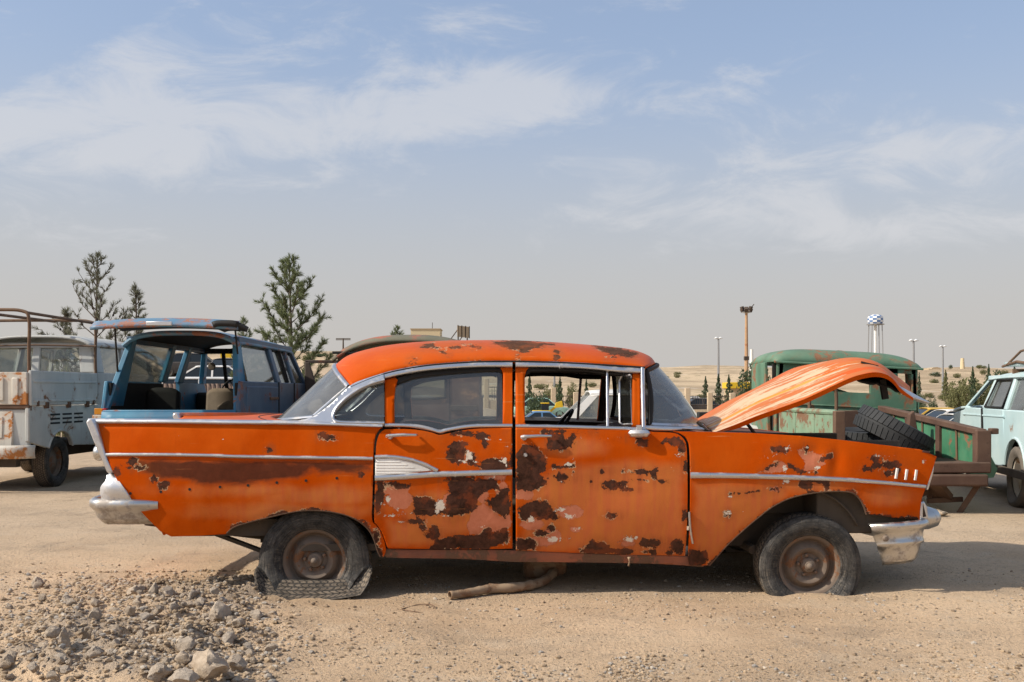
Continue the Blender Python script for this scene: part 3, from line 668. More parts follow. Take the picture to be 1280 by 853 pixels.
# --- C pillar in bright metal, quarter window
def gq(x, y): return .03 + .34 * max(0, (748 - y) / 210. - 1.03)
cpil = cv([(362,528),(390,521),(412,506),(428,491),(441,480),(460,472.5),(480.5,466)], 4) + cv([(480.5,477),(466,481),(450,488),(434,499),(424,509),(418,518),(418,524),(424,527),(440,528),(480,528.5)], 4) + [(480,532),(410,531)]
panel('c_pillar', cpil, gq, [M['silver'], M['inner']], step=4, thick=.03, attrs=False)
trim('quarter_window_trim', [(480.5,474.5),(466,478.5),(449,486),(433,497),(421.5,508.5),(416.5,518),(417.5,524.5),(425,527.5),(445,528.3),(480.5,528.8)], 4.5, lambda x, y: gq(x, y) - .008, M['chrome'], proud=.018)
def pane(name, poly, ins, mat, mir=True):
    o = MB().prism(poly, lambda x, y: S(x, y, ins(x, y)), lambda x, y: S(x, y, ins(x, y)) + Vector((0, .005, 0))).build(name, mat, sedan, 0)
    if mir: mirror_copy(o)
    return o
pane('quarter_window', cv([(480,478),(466,481),(450,488),(434,499),(424,509),(418,518),(418,524),(424,527)], 3) + [(480,528)], lambda x, y: gq(x, y) + .02, M['glass'])
pane('rear_door_window', cv([(494,483),(520,470),(560,465),(600,462),(627,461)], 3) + [(629,533),(590,531)] + cv([(575,533),(551,538),(535,534)], 3) + [(493,531)], lambda x, y: inset_green(x, y) + .03, M['glass'], False)
# vent window: fixed bar, and the small pane swung open
trim('vent_bar', [(759,462),(759.5,535)], 4, lambda x, y: inset_green(x, y) + .01, M['chrome'], proud=.012, n=1)
vp = [S(x, y, inset_green(x, y) + i) for x, y, i in ((788,469,-.02),(777,470,.055),(774,476,.075),(774.5,528,.075),(778,531,.06),(790,530,-.02))]
MB().tube(vp, .006, 8).build('vent_frame', M['chrome'], sedan)
MB().add([vp[0], vp[1], vp[2], vp[3], vp[4], vp[5]], [(0,1,2,3,4,5)]).build('vent_pane', M['glass_clear'], sedan, 0)

# --- roof
edge = crom([S(x, y, inset_green(x, y) - .005) for x, y in [(439,483.5),(460,474.5),(480,467.5),(500,462.5),(540,456),(600,452),(650,451.5),(700,453),(750,455.5),(806,459)]], 8)
cen = crom([SF.hit(x, y, 1, WID/2) for x, y in [(424,457),(438,446),(460,438.5),(490,432.5),(530,428.6),(580,427),(640,427),(700,430),(760,435),(788,439.5),(806,447),(812,456)]], 8)
NU, NV = 96, 48
E = resample(edge, NU + 1); Cn = resample(cen, NU + 1)
w0 = .19
def roof_pt(u, v):
    i = round(u * NU); t = 2 * v - 1; a = abs(t); e, c = E[i], Cn[i]
    k = 1 - a ** 3.0
    kx = 1 - a ** 2.6
    yy = lerp(e.y, WID - e.y, v)
    return Vector((lerp(e.x, c.x, kx), yy, lerp(e.z, c.z, k ** .85)))
mb = MB().grid(roof_pt, NU, NV)
ro = mb.build('roof', OM, sedan, 60); me = ro.data
P = np.array([SF.px(v.co) for v in me.vertices]); set_attrs(me, P)
s = ro.modifiers.new('solid', 'SOLIDIFY'); s.thickness = .02; s.material_offset = 1
bmx = bmesh.new(); bmx.from_mesh(me)
if sum(f.normal.z for f in bmx.faces) < 0: bmesh.ops.reverse_faces(bmx, faces=bmx.faces[:]); bmx.to_mesh(me)
bmx.free(); s.offset = -1
drip = MB().tube([Vector(p) + Vector((0, -.019, -.003)) for p in E], .0055, 6).build('drip_rail_shade', M['rubber'], sedan); mirror_copy(drip)  # drip rail tube, coloured black to draw the gutter's shadow line

# --- windshield and rear window (wrapped glass), their surrounds, cowl
def wrap_pts(a, c, n=24, p=2.4):
    out = []
    for i in range(n + 1):
        t = -1 + 2 * i / n; k = 1 - abs(t) ** p
        out.append(Vector((lerp(a.x, c.x, k), lerp(a.y, WID - a.y, i / n), lerp(a.z, c.z, k))))
    return out
wsb = wrap_pts(S(812, 531, .10), SF.hit(868, 531, 1, WID/2), 28, 3.2); wst = wrap_pts(S(808, 464, .20), SF.hit(813, 457, 1, WID/2), 28, 3.0)
def loft2(A, B, n, bulge=.0):
    return lambda u, v: A[round(u * (len(A)-1))].lerp(B[round(u * (len(A)-1))], v) + Vector((bulge * math.sin(math.pi * v), 0, bulge * .6 * math.sin(math.pi * v)))
MB().grid(loft2(wsb, wst, 8, .018), 28, 8).build('windshield', M['glass_ws'], sedan, 60)
MB().tube(wsb, .016, 8).build('windshield_surround', M['chrome'], sedan); MB().tube(wst, .014, 8).build('windshield_header', M['rubber'], sedan)
for k in (0, 28):
    MB().tube([wsb[k].lerp(wst[k], t/8) + Vector((.018 * math.sin(math.pi*t/8), 0, 0)) for t in range(9)], .016, 8).build('windshield_seal', M['rubber'], sedan)
rwb = wrap_pts(S(392, 522, .10), SF.hit(350, 525, 1, WID/2), 28, 2.6); rwt = wrap_pts(S(436, 484, .155), SF.hit(424, 457.5, 1, WID/2), 28, 3.0)
MB().grid(loft2(rwb, rwt, 8, -.0), 28, 8).build('rear_window', M['glass_rear'], sedan, 60)
MB().tube(rwb, .014, 8).build('rear_window_surround', M['chrome'], sedan); MB().tube(rwt, .017, 8).build('rear_window_header', M['chrome'], sedan)
for k in (0, 28): MB().tube([rwb[k].lerp(rwt[k], t/6) + Vector((-.006, .026 if k == 0 else -.026, 0)) for t in range(7)], .014, 8).build('rear_window_side_trim', M['silver'], sedan)
# cowl between windshield and hood
def cowl(u, v):
    a = wsb[round(u * 28)]; t = abs(2*u - 1)
    b = Vector((lerp(S(880, 539, .06).x + .10, S(880, 539, .06).x, t), lerp(.05, WID - .05, u), 1.0 + .012 * (1 - t*t)))
    p = a.lerp(b, v); p.z = lerp(a.z - .01, b.z, v); return p
cw = MB().grid(cowl, 28, 4).build('cowl', M['chrome'], sedan, 60, solid=.01)
cb = [S(806, 538, .05), S(830, 538, .035), S(850, 537.5, .05), S(866, 537, .12)]
trim('cowl_trim', [(806,535),(830,536.5),(852,536.5),(866,535)], lambda t: 7 - 2*t, lambda x, y: .05 + max(0, x - 845) * .004, M['chrome'], proud=.012)
# --- trunk deck between the fins, tail panel
xr = S(118, 530, .05).x; xf = S(350, 525, .9).x
def deck(u, v):
    t = abs(2*v - 1); x = lerp(xr + .03 + .1 * (1 - t), xf + .22 * (t ** 3), u)
    zc = lerp(1.015, 1.062, ss(0, .9, u)); ze = lerp(1.035, 1.04, u)
    return Vector((x, lerp(.075, WID - .075, v), lerp(zc, ze, t ** 4)))
dk = MB().grid(deck, 40, 30).build('trunk_lid', OM, sedan, 60, solid=.02); set_attrs(dk.data, np.array([SF.px(v.co) for v in dk.data.vertices]))
sx = S(333, 523, .8).x
MB().tube([deck(.9, v / 10) + Vector((0, 0, .010)) for v in range(11)], .004, 5).build('trunk_seam', M['rubber'], sedan)
tail = MB().grid(lambda u, v: Vector((lerp(xr + .04, S(205, 668, .05).x, v) - .06 * math.sin(math.pi * v) * (1 - abs(2*u-1)**2), lerp(.07, WID - .07, u), lerp(1.02, .38, v))), 16, 12).build('tail_panel', OM, sedan, 60, solid=.02)
set_attrs(tail.data, np.zeros((len(tail.data.vertices), 2)))
# fin end trim, tail lamp, bumper end, bumper
def blade(name, pts, ins0, depth, mat, mir=True):
    o = MB().prism(pts, lambda x, y: S(x, y, ins0), lambda x, y: S(x, y, ins0) + Vector((0, depth, 0))).build(name, mat, sedan, 40, bevel=.008)
    if mir: mirror_copy(o)
    return o
blade('fin_end_trim', [(107,528),(109.5,524.5),(116,524),(119.5,531),(126,550),(134,575),(141.5,591),(134,592),(127,576),(117,553)], .03, .12, M['silver'])
tl = MB().lathe([(.0001, -.052), (.016, -.05), (.027, -.036), (.032, -.015), (.034, .02)], S(129, 566, .1), 'x', 18).build('tail_lamp', M['silver'], sedan, 60); mirror_copy(tl)
tb = MB().lathe([(.046, .0), (.05, -.02), (.043, -.04), (.036, -.045)], S(128.5, 566, .1), 'x', 18).build('tail_lamp_ring', M['chrome_bumper'], sedan, 60); mirror_copy(tb)
bend = cv([(133,594),(141,592),(152,606),(165,627)], 3) + cv([(160,629),(145,632),(129,634.5),(127,625),(125,616),(126,608),(131,602),(133,597)], 3)
panel('bumper_end', bend, lambda x, y: .015 + .05 * ((y - 612) / 20) ** 2 * (1 if y < 612 else .4) + max(0, (140 - x) / 14) ** 2 * .03, [M['silver'], M['inner']], step=3, thick=.03, attrs=False)
def bumper(name, stations, prof, mat):
    """stations: (point, outward xy, lower scale); prof: (outward, z) pairs"""
    rings = [[p + Vector((o[0]*a, o[1]*a, b * sc)) for a, b in prof] for p, o, sc in stations]
    k = len(prof); mb = MB(); vs = [q for r in rings for q in r]
    mb.add(vs, [(i*k+j, i*k+j+1, (i+1)*k+j+1, (i+1)*k+j) for i in range(len(rings)-1) for j in range(k-1)])
    return mb.build(name, mat, sedan, 70, solid=.006)
def bpath(x_back, x_front, xc, side_in, corner, n=14):
    # plan path from near side back end, round the corner, along the front, to the far side
    pts = []; sgn = 1 if x_front > x_back else -1
    half = [(x_back, side_in), (lerp(x_back, x_front, .5), side_in - .01), (x_front - sgn*corner, side_in)]
    for i in range(1, 8):
        a = i / 7 * math.pi / 2; half.append((x_front - sgn*corner + sgn*corner*math.sin(a), side_in + corner - corner*math.cos(a)))
    for i in range(1, 7): t = i / 6; half.append((lerp(x_front, xc, 1 - (1-t)**2), lerp(side_in + corner, WID/2, t)))
    full = half + [(x, WID - y) for x, y in half[-2::-1]]
    out = []
    for i, (x, y) in enumerate(full):
        a = full[max(i-1, 0)]; b = full[min(i+1, len(full)-1)]; d = Vector((b[0]-a[0], b[1]-a[1])).normalized()
        nrm = Vector((d.y, -d.x)) * sgn
        out.append((x, y, nrm))
    return out
# front bumper: rolled upper edge, fluted face, tucked under
fx0, fx1 = S(1086, 660, 0).x, S(1165, 655, 0).x
zt = S(1120, 653, 0).z
prof = [(-.02, -.012), (.0, .0), (.018, -.008), (.024, -.022), (.014, -.042), (-.004, -.055), (-.010, -.075), (-.012, -.115), (-.004, -.124), (-.006, -.136), (-.022, -.145), (-.03, -.19), (-.045, -.235), (-.07, -.262)]
st = []
path = bpath(fx0, fx1, fx1 + .20, .02, .10)
for i, (x, y, nrm) in enumerate(path):
    st.append((Vector((x, y, zt - .012 + .02 * ss(fx0, fx1, x))), (nrm.x, nrm.y), 1.))
fb = bumper('front_bumper', st, prof, M['chrome_bumper'])
def trimback(p):   # the side end leans forward as it goes down
    if p.x < fx1 - .1: p.x += (zt - p.z) * .42 * ss(fx1 - .1, fx0, p.x)
    return p
for v in fb.data.vertices: v.co = trimback(v.co.copy())
bz = S(1106, 673, 0)
MB().lathe([(.0001, -.014), (.012, -.013), (.018, -.004), (.019, .004)], bz + Vector((0, -.012, 0)), 'y', 14).build('bumper_bolt', M['rim'], fb)
for y in (.36, WID - .36):
    MB().lathe([(.02, -.30), (.066, -.26), (.078, -.15), (.074, -.03), (.055, .03), (.02, .055), (.0001, .058)], (fx1 + .165, y, zt - .02), 'x', 20).build('bumper_bullet', M['chrome_bumper'], fb, 60)
wl = panel('parking_lamp_housing', [(1151,628),(1155,627),(1159,634),(1160,648),(1159,652),(1151,652)], lambda x, y: .09 + (x - 1151) * .004, [M['silver'], M['inner']], step=3, thick=.06, attrs=False)
blade('headlamp_bezel', [(1164,587),(1168.5,580),(1167,592),(1161,613),(1157.5,613)], .085, .10, M['silver'])
# rear bumper
rx1, rx0 = S(107, 630, .1).x, S(196, 640, .0).x
prof_r = [(-.03, .0), (-.005, .002), (.012, -.012), (.014, -.04), (.0, -.055), (-.02, -.075), (-.03, -.11), (-.07, -.15)]
st = [(Vector((x, y, S(140, 626, 0).z + .0)), (nrm.x, nrm.y), 1.) for x, y, nrm in bpath(rx0, rx1 + .02, rx1 - .02, .03, .14)]
rb = bumper('rear_bumper', st, prof_r, M['chrome_bumper'])

# --- front face, inner fenders, engine bay, floor, wheel houses
fxe = S(1168, 580, .1).x
MB().grid(lambda u, v: Vector((fxe - .06 - .03 * math.sin(math.pi*v), lerp(.1, WID - .1, u), lerp(.80, .46, v))), 12, 6).build('grille', M['inner'], sedan, solid=.02)
for y in (.21, WID - .21):
    MB().lathe([(.0001, -.01), (.05, -.004), (.08, -.02), (.09, .012), (.097, .0), (.1, -.06)], (fxe - .03, y, .725), 'x', 24).build('headlamp', M['silver'], sedan, 60)
mb = MB(); mb.grid(lambda u, v: Vector((lerp(S(868,541,.1).x, fxe - .05, u), lerp(.05, .22, v), lerp(lerp(.985, .86, u**1.5), .93 - .1*u, v))), 20, 3)
o = mb.build('fender_ledge', M['maroon'], sedan, solid=.012); mirror_copy(o)
mb = MB(); mb.box(1.25, fxe - .1, .42, WID - .42, .42, .46); mb.box(1.20, 1.24, .1, WID - .1, .3, .98); mb.box(fxe - .22, fxe - .16, .3, WID - .3, .42, .84)
mb.box(1.45, 2.0, .62, 1.24, .46, .80); mb.lathe([(.02, .80), (.16, .80), (.18, .84), (.17, .90), (.02, .91)], (1.72, .93, 0), 'z', 20)
mb.box(2.10, fx1 - .03, .10, WID - .10, .36, .63); mb.box(1.25, fxe-.1, .36, .40, .45, .92); mb.box(1.25, fxe-.1, WID-.40, WID-.36, .45, .92)
mb.build('engine_bay', M['under'], sedan, bevel=.01)
mb = MB(); mb.box(-1.05, 1.22, .12, WID - .12, .27, .31); mb.box(-1.72, -1.05, .14, WID - .14, .36, .46); mb.box(-.9, 2.2, .42, .50, .24, .33); mb.box(-.9, 2.2, WID-.50, WID-.42, .24, .33)
mb.tube([(S(395,700,.2).x, .25, .24), (S(395,700,.2).x, WID-.25, .24)], .04, 8); mb.tube([(1.75, .25, .24), (1.75, WID-.25, .24)], .03, 8)
mb.lathe([(.02, -.14), (.13, -.1), (.16, 0), (.13, .1), (.02, .14)], (S(395,700,.2).x, .93, .25), 'x', 16)
mb.bar((-1.0, .55, .26), (-2.1, .55, .40), .05, .05); mb.bar((-1.0, WID-.55, .26), (-2.1, WID-.55, .40), .05, .05)
mb.bar((-1.25, .30, .22), (-1.85, .26, .46), .06, .02)
mb.build('underbody', M['under'], sedan)
def wheelhouse(cx, cz, r):
    mb = MB()
    mb.grid(lambda u, v: Vector((cx - r*math.cos(lerp(.16, .86, u)*math.pi)*1.0, lerp(.07, .44, v), cz + r*math.sin(lerp(.16, .86, u)*math.pi))), 16, 2)
    mb.box(cx - r, cx + r, .42, .44, .28, cz + r)
    o = mb.build('wheel_house', M['under'], sedan, solid=.01); mirror_copy(o)
wheelhouse(S(397, 690, 0).x, .24, .42); wheelhouse(S(1004, 690, 0).x, .24, .40)
# --- cabin: seats, dashboard, steering wheel, inner belt shelves
mb = MB()
for x0 in (-.02, -.98):
    mb.grid(lambda u, v: Vector((x0 - .10 * v + .05 * math.sin(math.pi * v), lerp(.22, WID - .22, u), lerp(.45, .93, v) + .03 * math.sin(u * math.pi))), 16, 6)
    mb.grid(lambda u, v: Vector((lerp(x0, x0 + .5, v), lerp(.22, WID - .22, u), .48 + .06 * math.sin(math.pi * v))), 16, 6)
mb.build('bench_seat', M['seat'], sedan, solid=.09)
mb = MB(); mb.grid(lambda u, v: Vector((lerp(.72, 1.2, v), lerp(.12, WID - .12, u), .98 - .16 * (1 - v) ** 3 )), 16, 8)
mb.build('dashboard', M['maroon'], sedan, solid=.03)
mb = MB(); cs = Vector((.60, WID - .50, .93)); ax = Vector((-.80, 0, .60)); a1 = Vector((0, 1, 0)); a2 = ax.cross(a1)
mb.tube([cs + (a1 * math.cos(t) + a2 * math.sin(t)) * .205 for t in [2*math.pi*i/32 for i in range(32)]], .012, 8, closed=True)
for t in (0.1, math.pi - .1): mb.tube([cs - ax * .03, cs + (a1 * math.cos(t) + a2 * math.sin(t)) * .2], .01, 6)
mb.tube([cs, cs - ax * .4], .02, 8); mb.build('steering_wheel', M['rubber'], sedan)
mb = MB(); mb.box(-1.42, -1.0, .15, WID - .15, .96, .98); mb.build('parcel_shelf', M['seat'], sedan)
# --- hood, sprung open and twisted, nose bent down
Nn = [S(x, y, i) for x, y, i in [(893,541.5,.12),(920,531.5,.11),(950,519.5,.10),(1000,502,.09),(1030,488.5,.09),(1059,475,.10),(1075,469.5,.12),(1092,466.5,.14),(1106,468.5,.17),(1116,475,.19),(1126,487,.23),(1141,498,.28)]]
Ff = [SF.hit(x, y, 1, i) for x, y, i in [(866,526,1.70),(890,513,1.70),(920,497,1.70),(958,477,1.70),(990,462,1.68),(1010,457,1.62),(1034,453,1.50),(1054,452,1.38),(1074,456,1.28),(1094,464,1.2),(1112,476,1.15),(1132,492,1.12)]]
Nn = resample(crom(Nn, 8), 61); Ff = resample(crom(Ff, 8), 61)
def hoodp(u, v):
    i = round(u * 60); a, b = Nn[i], Ff[i]; p = a.lerp(b, v)
    d = (b - a); up = Vector((0, -d.z, d.y)).normalized()
    p = p + up * (.055 * math.sin(math.pi * v) - .016 * math.exp(-((v - .30) / .035) ** 2) - .016 * math.exp(-((v - .70) / .035) ** 2) + .010 * math.exp(-((v-.5)/.12)**2)) * (.35 + .65 * ss(0, .25, u))
    p += up * .006 * math.sin(u * 19 + v * 5) * v
    return p
mb = MB().grid(hoodp, 60, 40)
ho = mb.build('hood', [M['hood'], M['inner']], sedan, 60)
hu = ho.data.attributes.new('hu', 'FLOAT', 'POINT'); hv = ho.data.attributes.new('hv', 'FLOAT', 'POINT')
hu.data.foreach_set('value', [i / 60 for j in range(41) for i in range(61)]); hv.data.foreach_set('value', [j / 40 for j in range(41) for i in range(61)])
s = ho.modifiers.new('solid', 'SOLIDIFY'); s.thickness = .012; s.material_offset = 1; s.offset = -1
if sum(p.normal.z for p in ho.data.polygons) < 0:
    bmx = bmesh.new(); bmx.from_mesh(ho.data); bmesh.ops.reverse_faces(bmx, faces=bmx.faces[:]); bmx.to_mesh(ho.data); bmx.free()
# turned-down flange on the near edge
mb = MB(); rings = []
for i in range(61):
    a = Nn[i]; w = .024 * ss(0, .1, i/60) * (1 - .35 * ss(.9, 1, i/60)); rings.append([a + Vector((0, -.004, .004)), a + Vector((0, .004, .004)), a + Vector((.006, .012, -w)), a + Vector((.006, .004, -w))])
mb.rings(rings, 0, True).build('hood_flange', M['orange'], sedan, 60)
set_attrs(bpy.data.objects['hood_flange'].data, np.zeros((len(bpy.data.objects['hood_flange'].data.vertices), 2)))
# under-hood bracing and torn insulation
mb = MB(); 
mb.grid(lambda u, v: hoodp(.62 + .3*u, .1 + .8*v) + Vector((0, 0, -.035 - .02 * mnoise.noise(Vector((u*9, v*9, 0))) - .06 * math.sin(math.pi*u))), 14, 10)
mb.bar(hoodp(.80, .12) + Vector((0, 0, -.06)), hoodp(.81, .12) + Vector((0, 0, -.17)), .03, .02)
mb.build('hood_brace', M['dark'], sedan, solid=.012)
sl = hoodp(.84, .33); MB().bar(hoodp(.72, .33) + Vector((0,-.012,.004)), hoodp(.80, .31) + Vector((0,-.012,.004)), .02, .012).build('hood_slot', M['rubber'], ho)
a, b = Nn[58], SF.hit(1153, 503, 1, .5)
MB().hexa([Nn[54] + Vector((0, .06, .015)), Nn[60] + Vector((0, .0, .0)), b + Vector((.0, -.1, -.008)), b + Vector((0, .08, .0))] + [p + Vector((0, 0, .012)) for p in (Nn[54] + Vector((0, .06, .015)), Nn[60], b + Vector((0, -.1, -.008)), b + Vector((0, .08, 0)))]).build('hood_nose_trim', M['chrome'], ho, bevel=.003)
for x0, y0, x1, y1 in ((934, 530, 944, 543), (872, 528, 884, 539)):
    MB().tube([S(x0, y0, .3), S(x1, y1, .25)], .012, 6).build('hood_hinge', M['under'], sedan)

# --- wheels
def tyre_profile(Rr, Rt, W, k=9):
    pr = [(Rr - .008, -W*.36), (Rr + .012, -W*.43), (lerp(Rr, Rt, .45), -W*.54), (lerp(Rr, Rt, .8), -W*.50), (Rt - .006, -W*.40)]
    for i in range(k): t = -1 + 2*i/(k-1); pr.append((Rt - .010 * t*t + (-.006 if i % 2 else 0), t * W * .36))
    return pr + [(r, -w) for r, w in reversed(pr[:5])]
def tyre(name, Rr, Rt, W, h, mat, parent, roll=0., bulge=.6, seed=1, n=96):
    prof = tyre_profile(Rr, Rt, W); k = len(prof); vs = []
    for j in range(n):
        a = 2*math.pi*j/n
        for r, w in prof:
            x, z, y = r*math.cos(a), r*math.sin(a), w
            e = max(0., -(z + h)); low = ss(-h*.25, -h*1.0, z)
            rr = (r - Rr) / (Rt - Rr)
            y += (-1 if w < 0 else 1) * bulge * .07 * low * math.sin(math.pi * min(max(rr, 0), 1) * .9)
            wr = mnoise.noise(Vector((x*9 + seed, z*9, w*4)))
            y += .006 * wr * max(rr, 0)
            if e > 0:
                z = -h - .012 * min(e / .1, 1) ; x *= 1 + .10 * min(e / .1, 1)
            if roll:
                k2 = ss(.0, -h * .85, r * math.sin(a)); tr_ = ss(.45, .9, rr)
                y = lerp(y, -.135 - .045 * (w / (W * .36)), k2 * tr_); x *= 1 + .17 * k2 * max(rr, 0)
                z = lerp(z, max(z, -h) + .05 * (x / .36) ** 2 + (.105 - .03 * (x / .36) ** 2) * (.5 - w / (W * .8)), k2 * tr_)
            vs.append((x, y, z))
    mb = MB(); mb.add(vs, [(j*k+i, j*k+i+1, ((j+1) % n)*k+i+1, ((j+1) % n)*k+i) for j in range(n) for i in range(k-1)])
    o = mb.build(name, mat, parent, 60)
    for nm, vals in (('ta', [2*math.pi*j/n for j in range(n) for _ in prof]), ('tr', [(r - Rr)/(Rt - Rr) for j in range(n) for r, w in prof]), ('tw', [w/W for j in range(n) for r, w in prof])):
        a_ = o.data.attributes.new(nm, 'FLOAT', 'POINT'); a_.data.foreach_set('value', vals)
    return o
def tyre_mat():
    m, nt, out = new_mat('weathered_tyre'); g = nd(nt, 'ShaderNodeTexCoord').outputs['Object']
    A = lambda k: nd(nt, 'ShaderNodeAttribute', attribute_name=k).outputs['Fac']
    ta, tr_, tw = A('ta'), A('tr'), A('tw')
    n1 = noise_n(nt, g, 8, 8, .70, .4); n2 = noise_n(nt, g, 75, 5, .7)
    pol = nd(nt, 'ShaderNodeCombineXYZ', {0: mth(nt, 'MULTIPLY', ta, 9.), 1: mth(nt, 'MULTIPLY', tr_, 1.2), 2: 0.}).outputs[0]
    rad = noise_n(nt, pol, 2.2, 6, .7); rad2 = noise_n(nt, nd(nt, 'ShaderNodeCombineXYZ', {0: mth(nt, 'MULTIPLY', ta, 1.4), 1: mth(nt, 'MULTIPLY', tr_, 7.), 2: 0.}).outputs[0], 1.5, 6, .7)
    sp = nd(nt, 'ShaderNodeSeparateXYZ', {0: g})
    tread = mth(nt, 'MULTIPLY', sstep(nt, mth(nt, 'ABSOLUTE', tw), .35, .40, 1, 0), sstep(nt, tr_, .85, .9))
    col = mixc(nt, sstep(nt, n1, .38, .64), (.016, .015, .014), (.070, .064, .057))
    dust = mth(nt, 'MULTIPLY', sstep(nt, mth(nt, 'ADD', mth(nt, 'MULTIPLY', rad, .6), mth(nt, 'MULTIPLY', rad2, .5)), .52, .72), sstep(nt, sp.outputs[2], .25, -.2, .25, .85))
    col = mixc(nt, dust, col, (.20, .165, .125)); col = mixc(nt, sstep(nt, n2, .58, .72, 0, .5), col, (.14, .115, .09))
    col = mixc(nt, mth(nt, 'MULTIPLY', tread, sstep(nt, n1, .3, .6, .25, .8)), col, (.23, .175, .12))
    sipe = mth(nt, 'SINE', mth(nt, 'ADD', mth(nt, 'MULTIPLY', ta, 62.), mth(nt, 'MULTIPLY', mth(nt, 'SINE', mth(nt, 'MULTIPLY', tw, 26.)), 2.2))); rib = mth(nt, 'SINE', mth(nt, 'MULTIPLY', tw, 44.))
    groove = mth(nt, 'MULTIPLY', tread, mth(nt, 'MAXIMUM', sstep(nt, sipe, .55, .85), sstep(nt, rib, .55, .85)))
    col = mixc(nt, mth(nt, 'MULTIPLY', groove, .85), col, (.018, .016, .014))
    ring = mth(nt, 'ADD', sstep(nt, mth(nt, 'ABSOLUTE', mth(nt, 'SUBTRACT', tr_, .24)), .02, .035, 1, 0), sstep(nt, mth(nt, 'ABSOLUTE', mth(nt, 'SUBTRACT', tr_, .70)), .015, .03, 1, 0))
    crack = sstep(nt, mth(nt, 'ABSOLUTE', mth(nt, 'SUBTRACT', rad2, .5)), .0, .02, 1, 0)
    h = mth(nt, 'ADD', mth(nt, 'ADD', mth(nt, 'MULTIPLY', ring, .8), mth(nt, 'MULTIPLY', n2, .7)), mth(nt, 'ADD', mth(nt, 'MULTIPLY', groove, -1.5), mth(nt, 'MULTIPLY', crack, -.5)))
    pbsdf(nt, out, **{'Base Color': col, 'Roughness': .72, 'Normal': bump(nt, h, .004)})
    return m
M['tyre'] = tyre_mat()
def rim(parent, Rr, name='wheel', mat=None, nuts=5):
    mat = mat or M['rim']
    pr = [(Rr + .010, -.076), (Rr + .014, -.070), (Rr + .004, -.062), (Rr - .010, -.060), (Rr - .022, -.050), (Rr - .028, -.015), (Rr - .040, -.006), (Rr - .052, -.014), (Rr - .062, -.040), (Rr - .078, -.052), (Rr - .095, -.048), (Rr - .110, -.030), (Rr - .118, -.022), (.050, -.026), (.046, -.036), (.040, -.052), (.020, -.060), (.0001, -.060)]
    w = MB().lathe(pr, (0, 0, 0), 'y', 48).build(name, mat, parent, 45)
    MB().lathe([(Rr + .014, -.07), (Rr - .03, -.02), (Rr - .03, .06), (Rr + .01, .09), (Rr+.012, .085)], (0,0,0), 'y', 40).build('rim_barrel', mat, w, 45)
    MB().lathe([(.0001, -.088), (.012, -.086), (.019, -.078), (.020, -.066), (.026, -.064), (.03, -.05)], (0,0,0), 'y', 18).build('hub', mat, w, 45)
    nut = None
    for i in range(nuts):
        a = 2*math.pi*i/nuts + .5; p = (.062*math.cos(a), -.024, .062*math.sin(a))
        if nut is None: nut = MB().lathe([(.0001, -.022), (.009, -.022), (.0115, -.016), (.0115, .0), (.016, .004)], (0,0,0), 'y', 6).build('lug_nut', mat, w, 30); q = nut
        else: q = nut.copy(); COL.objects.link(q); q.parent = w
        q.location = p
    return w
def sedan_wheel(px, py, ins, Rr, Rt, h, roll, rotz=0., tilt=0., seed=1):
    c = S(px, py, ins); w = rim(sedan, Rr); w.location = c; w.rotation_euler = (tilt, 0, rotz)
    tyre('tyre', Rr + .008, Rt, .185, h, M['tyre'], w, roll, 1.0 if roll else .8, seed)
    return w
gzr = gz(SF.world(S(395,700,.15)).x, SF.world(S(395,700,.15)).y)
wr = sedan_wheel(395, 699, .17, .188, .335, .215, .10, 0, 0, 3)
wf = sedan_wheel(1008, 705, .15, .188, .318, .205, 0., R(-2), R(3), 8)
wm = copy_tree(wr, sedan); wm.location = (wr.location.x, WID - wr.location.y, wr.location.z); wm.rotation_euler = (0, 0, math.pi)
wm = copy_tree(wf, sedan); wm.location = (wf.location.x, WID - wf.location.y, wf.location.z); wm.rotation_euler = (0, 0, math.pi)
# torn strip of paint hanging from the door bottom
a = S(786, 696, .06); MB().add([a + Vector(p) for p in ((-.010,-.01,.0),(.010,-.012,.0),(.007,-.016,-.025),(-.002,-.012,-.03),(.000,-.014,-.058),(-.009,-.01,-.052))], [(0,1,2,3),(3,2,4,5)]).build('paint_strip', M['pipe'], sedan, solid=.002)
# lifted strip at the front door's rear edge of the fender
trim('loose_edge_strip', [(861.5,640),(863,662),(866,680)], 3, lambda x, y: inset(x, y) - .004, M['chrome'], proud=.01)
# ------------------------------------------------------------------ the other vehicles (local axes: x right, y forward, z up)
def pillar(mb, s, y0, y1, r0, r1, zb, zr, hb, hr, t=.06):
    mb.hexa([(s*hb, y0, zb), (s*hb, y1, zb), (s*(hb-t), y1, zb), (s*(hb-t), y0, zb), (s*hr, r0, zr), (s*hr, r1, zr), (s*(hr-t), r1, zr), (s*(hr-t), r0, zr)])
def side_pane(name, s, yb0, yb1, yr0, yr1, zb, zr, hb, hr, mat, parent, off=.025):
    a = [Vector((s*(hb-off), yb0, zb)), Vector((s*(hb-off), yb1, zb)), Vector((s*(hr-off), yr1, zr)), Vector((s*(hr-off), yr0, zr))]
    return MB().hexa(a + [p - Vector((s*.006, 0, 0)) for p in a]).build(name, mat, parent, 0)
def roof_grid(y0, y1, z, hw, crown=.07, drop=.06, p=3.5, ends=.05, tilt=0.):
    def fn(u, v):
        s = 2*u - 1; t = 2*v - 1; k = 1 - abs(s) ** p; e = 1 - abs(t) ** 6
        return Vector((s*hw, lerp(y0, y1, v), z - drop * abs(s) ** 8 + crown * k * 1. - ends * (1 - e) + tilt * s))
    return fn
def side_poly(poly, x, t=.05): return lambda mb: mb.prism(poly, lambda y, z: Vector((x, y, z)), lambda y, z: Vector((x - math.copysign(t, x), y, z)))
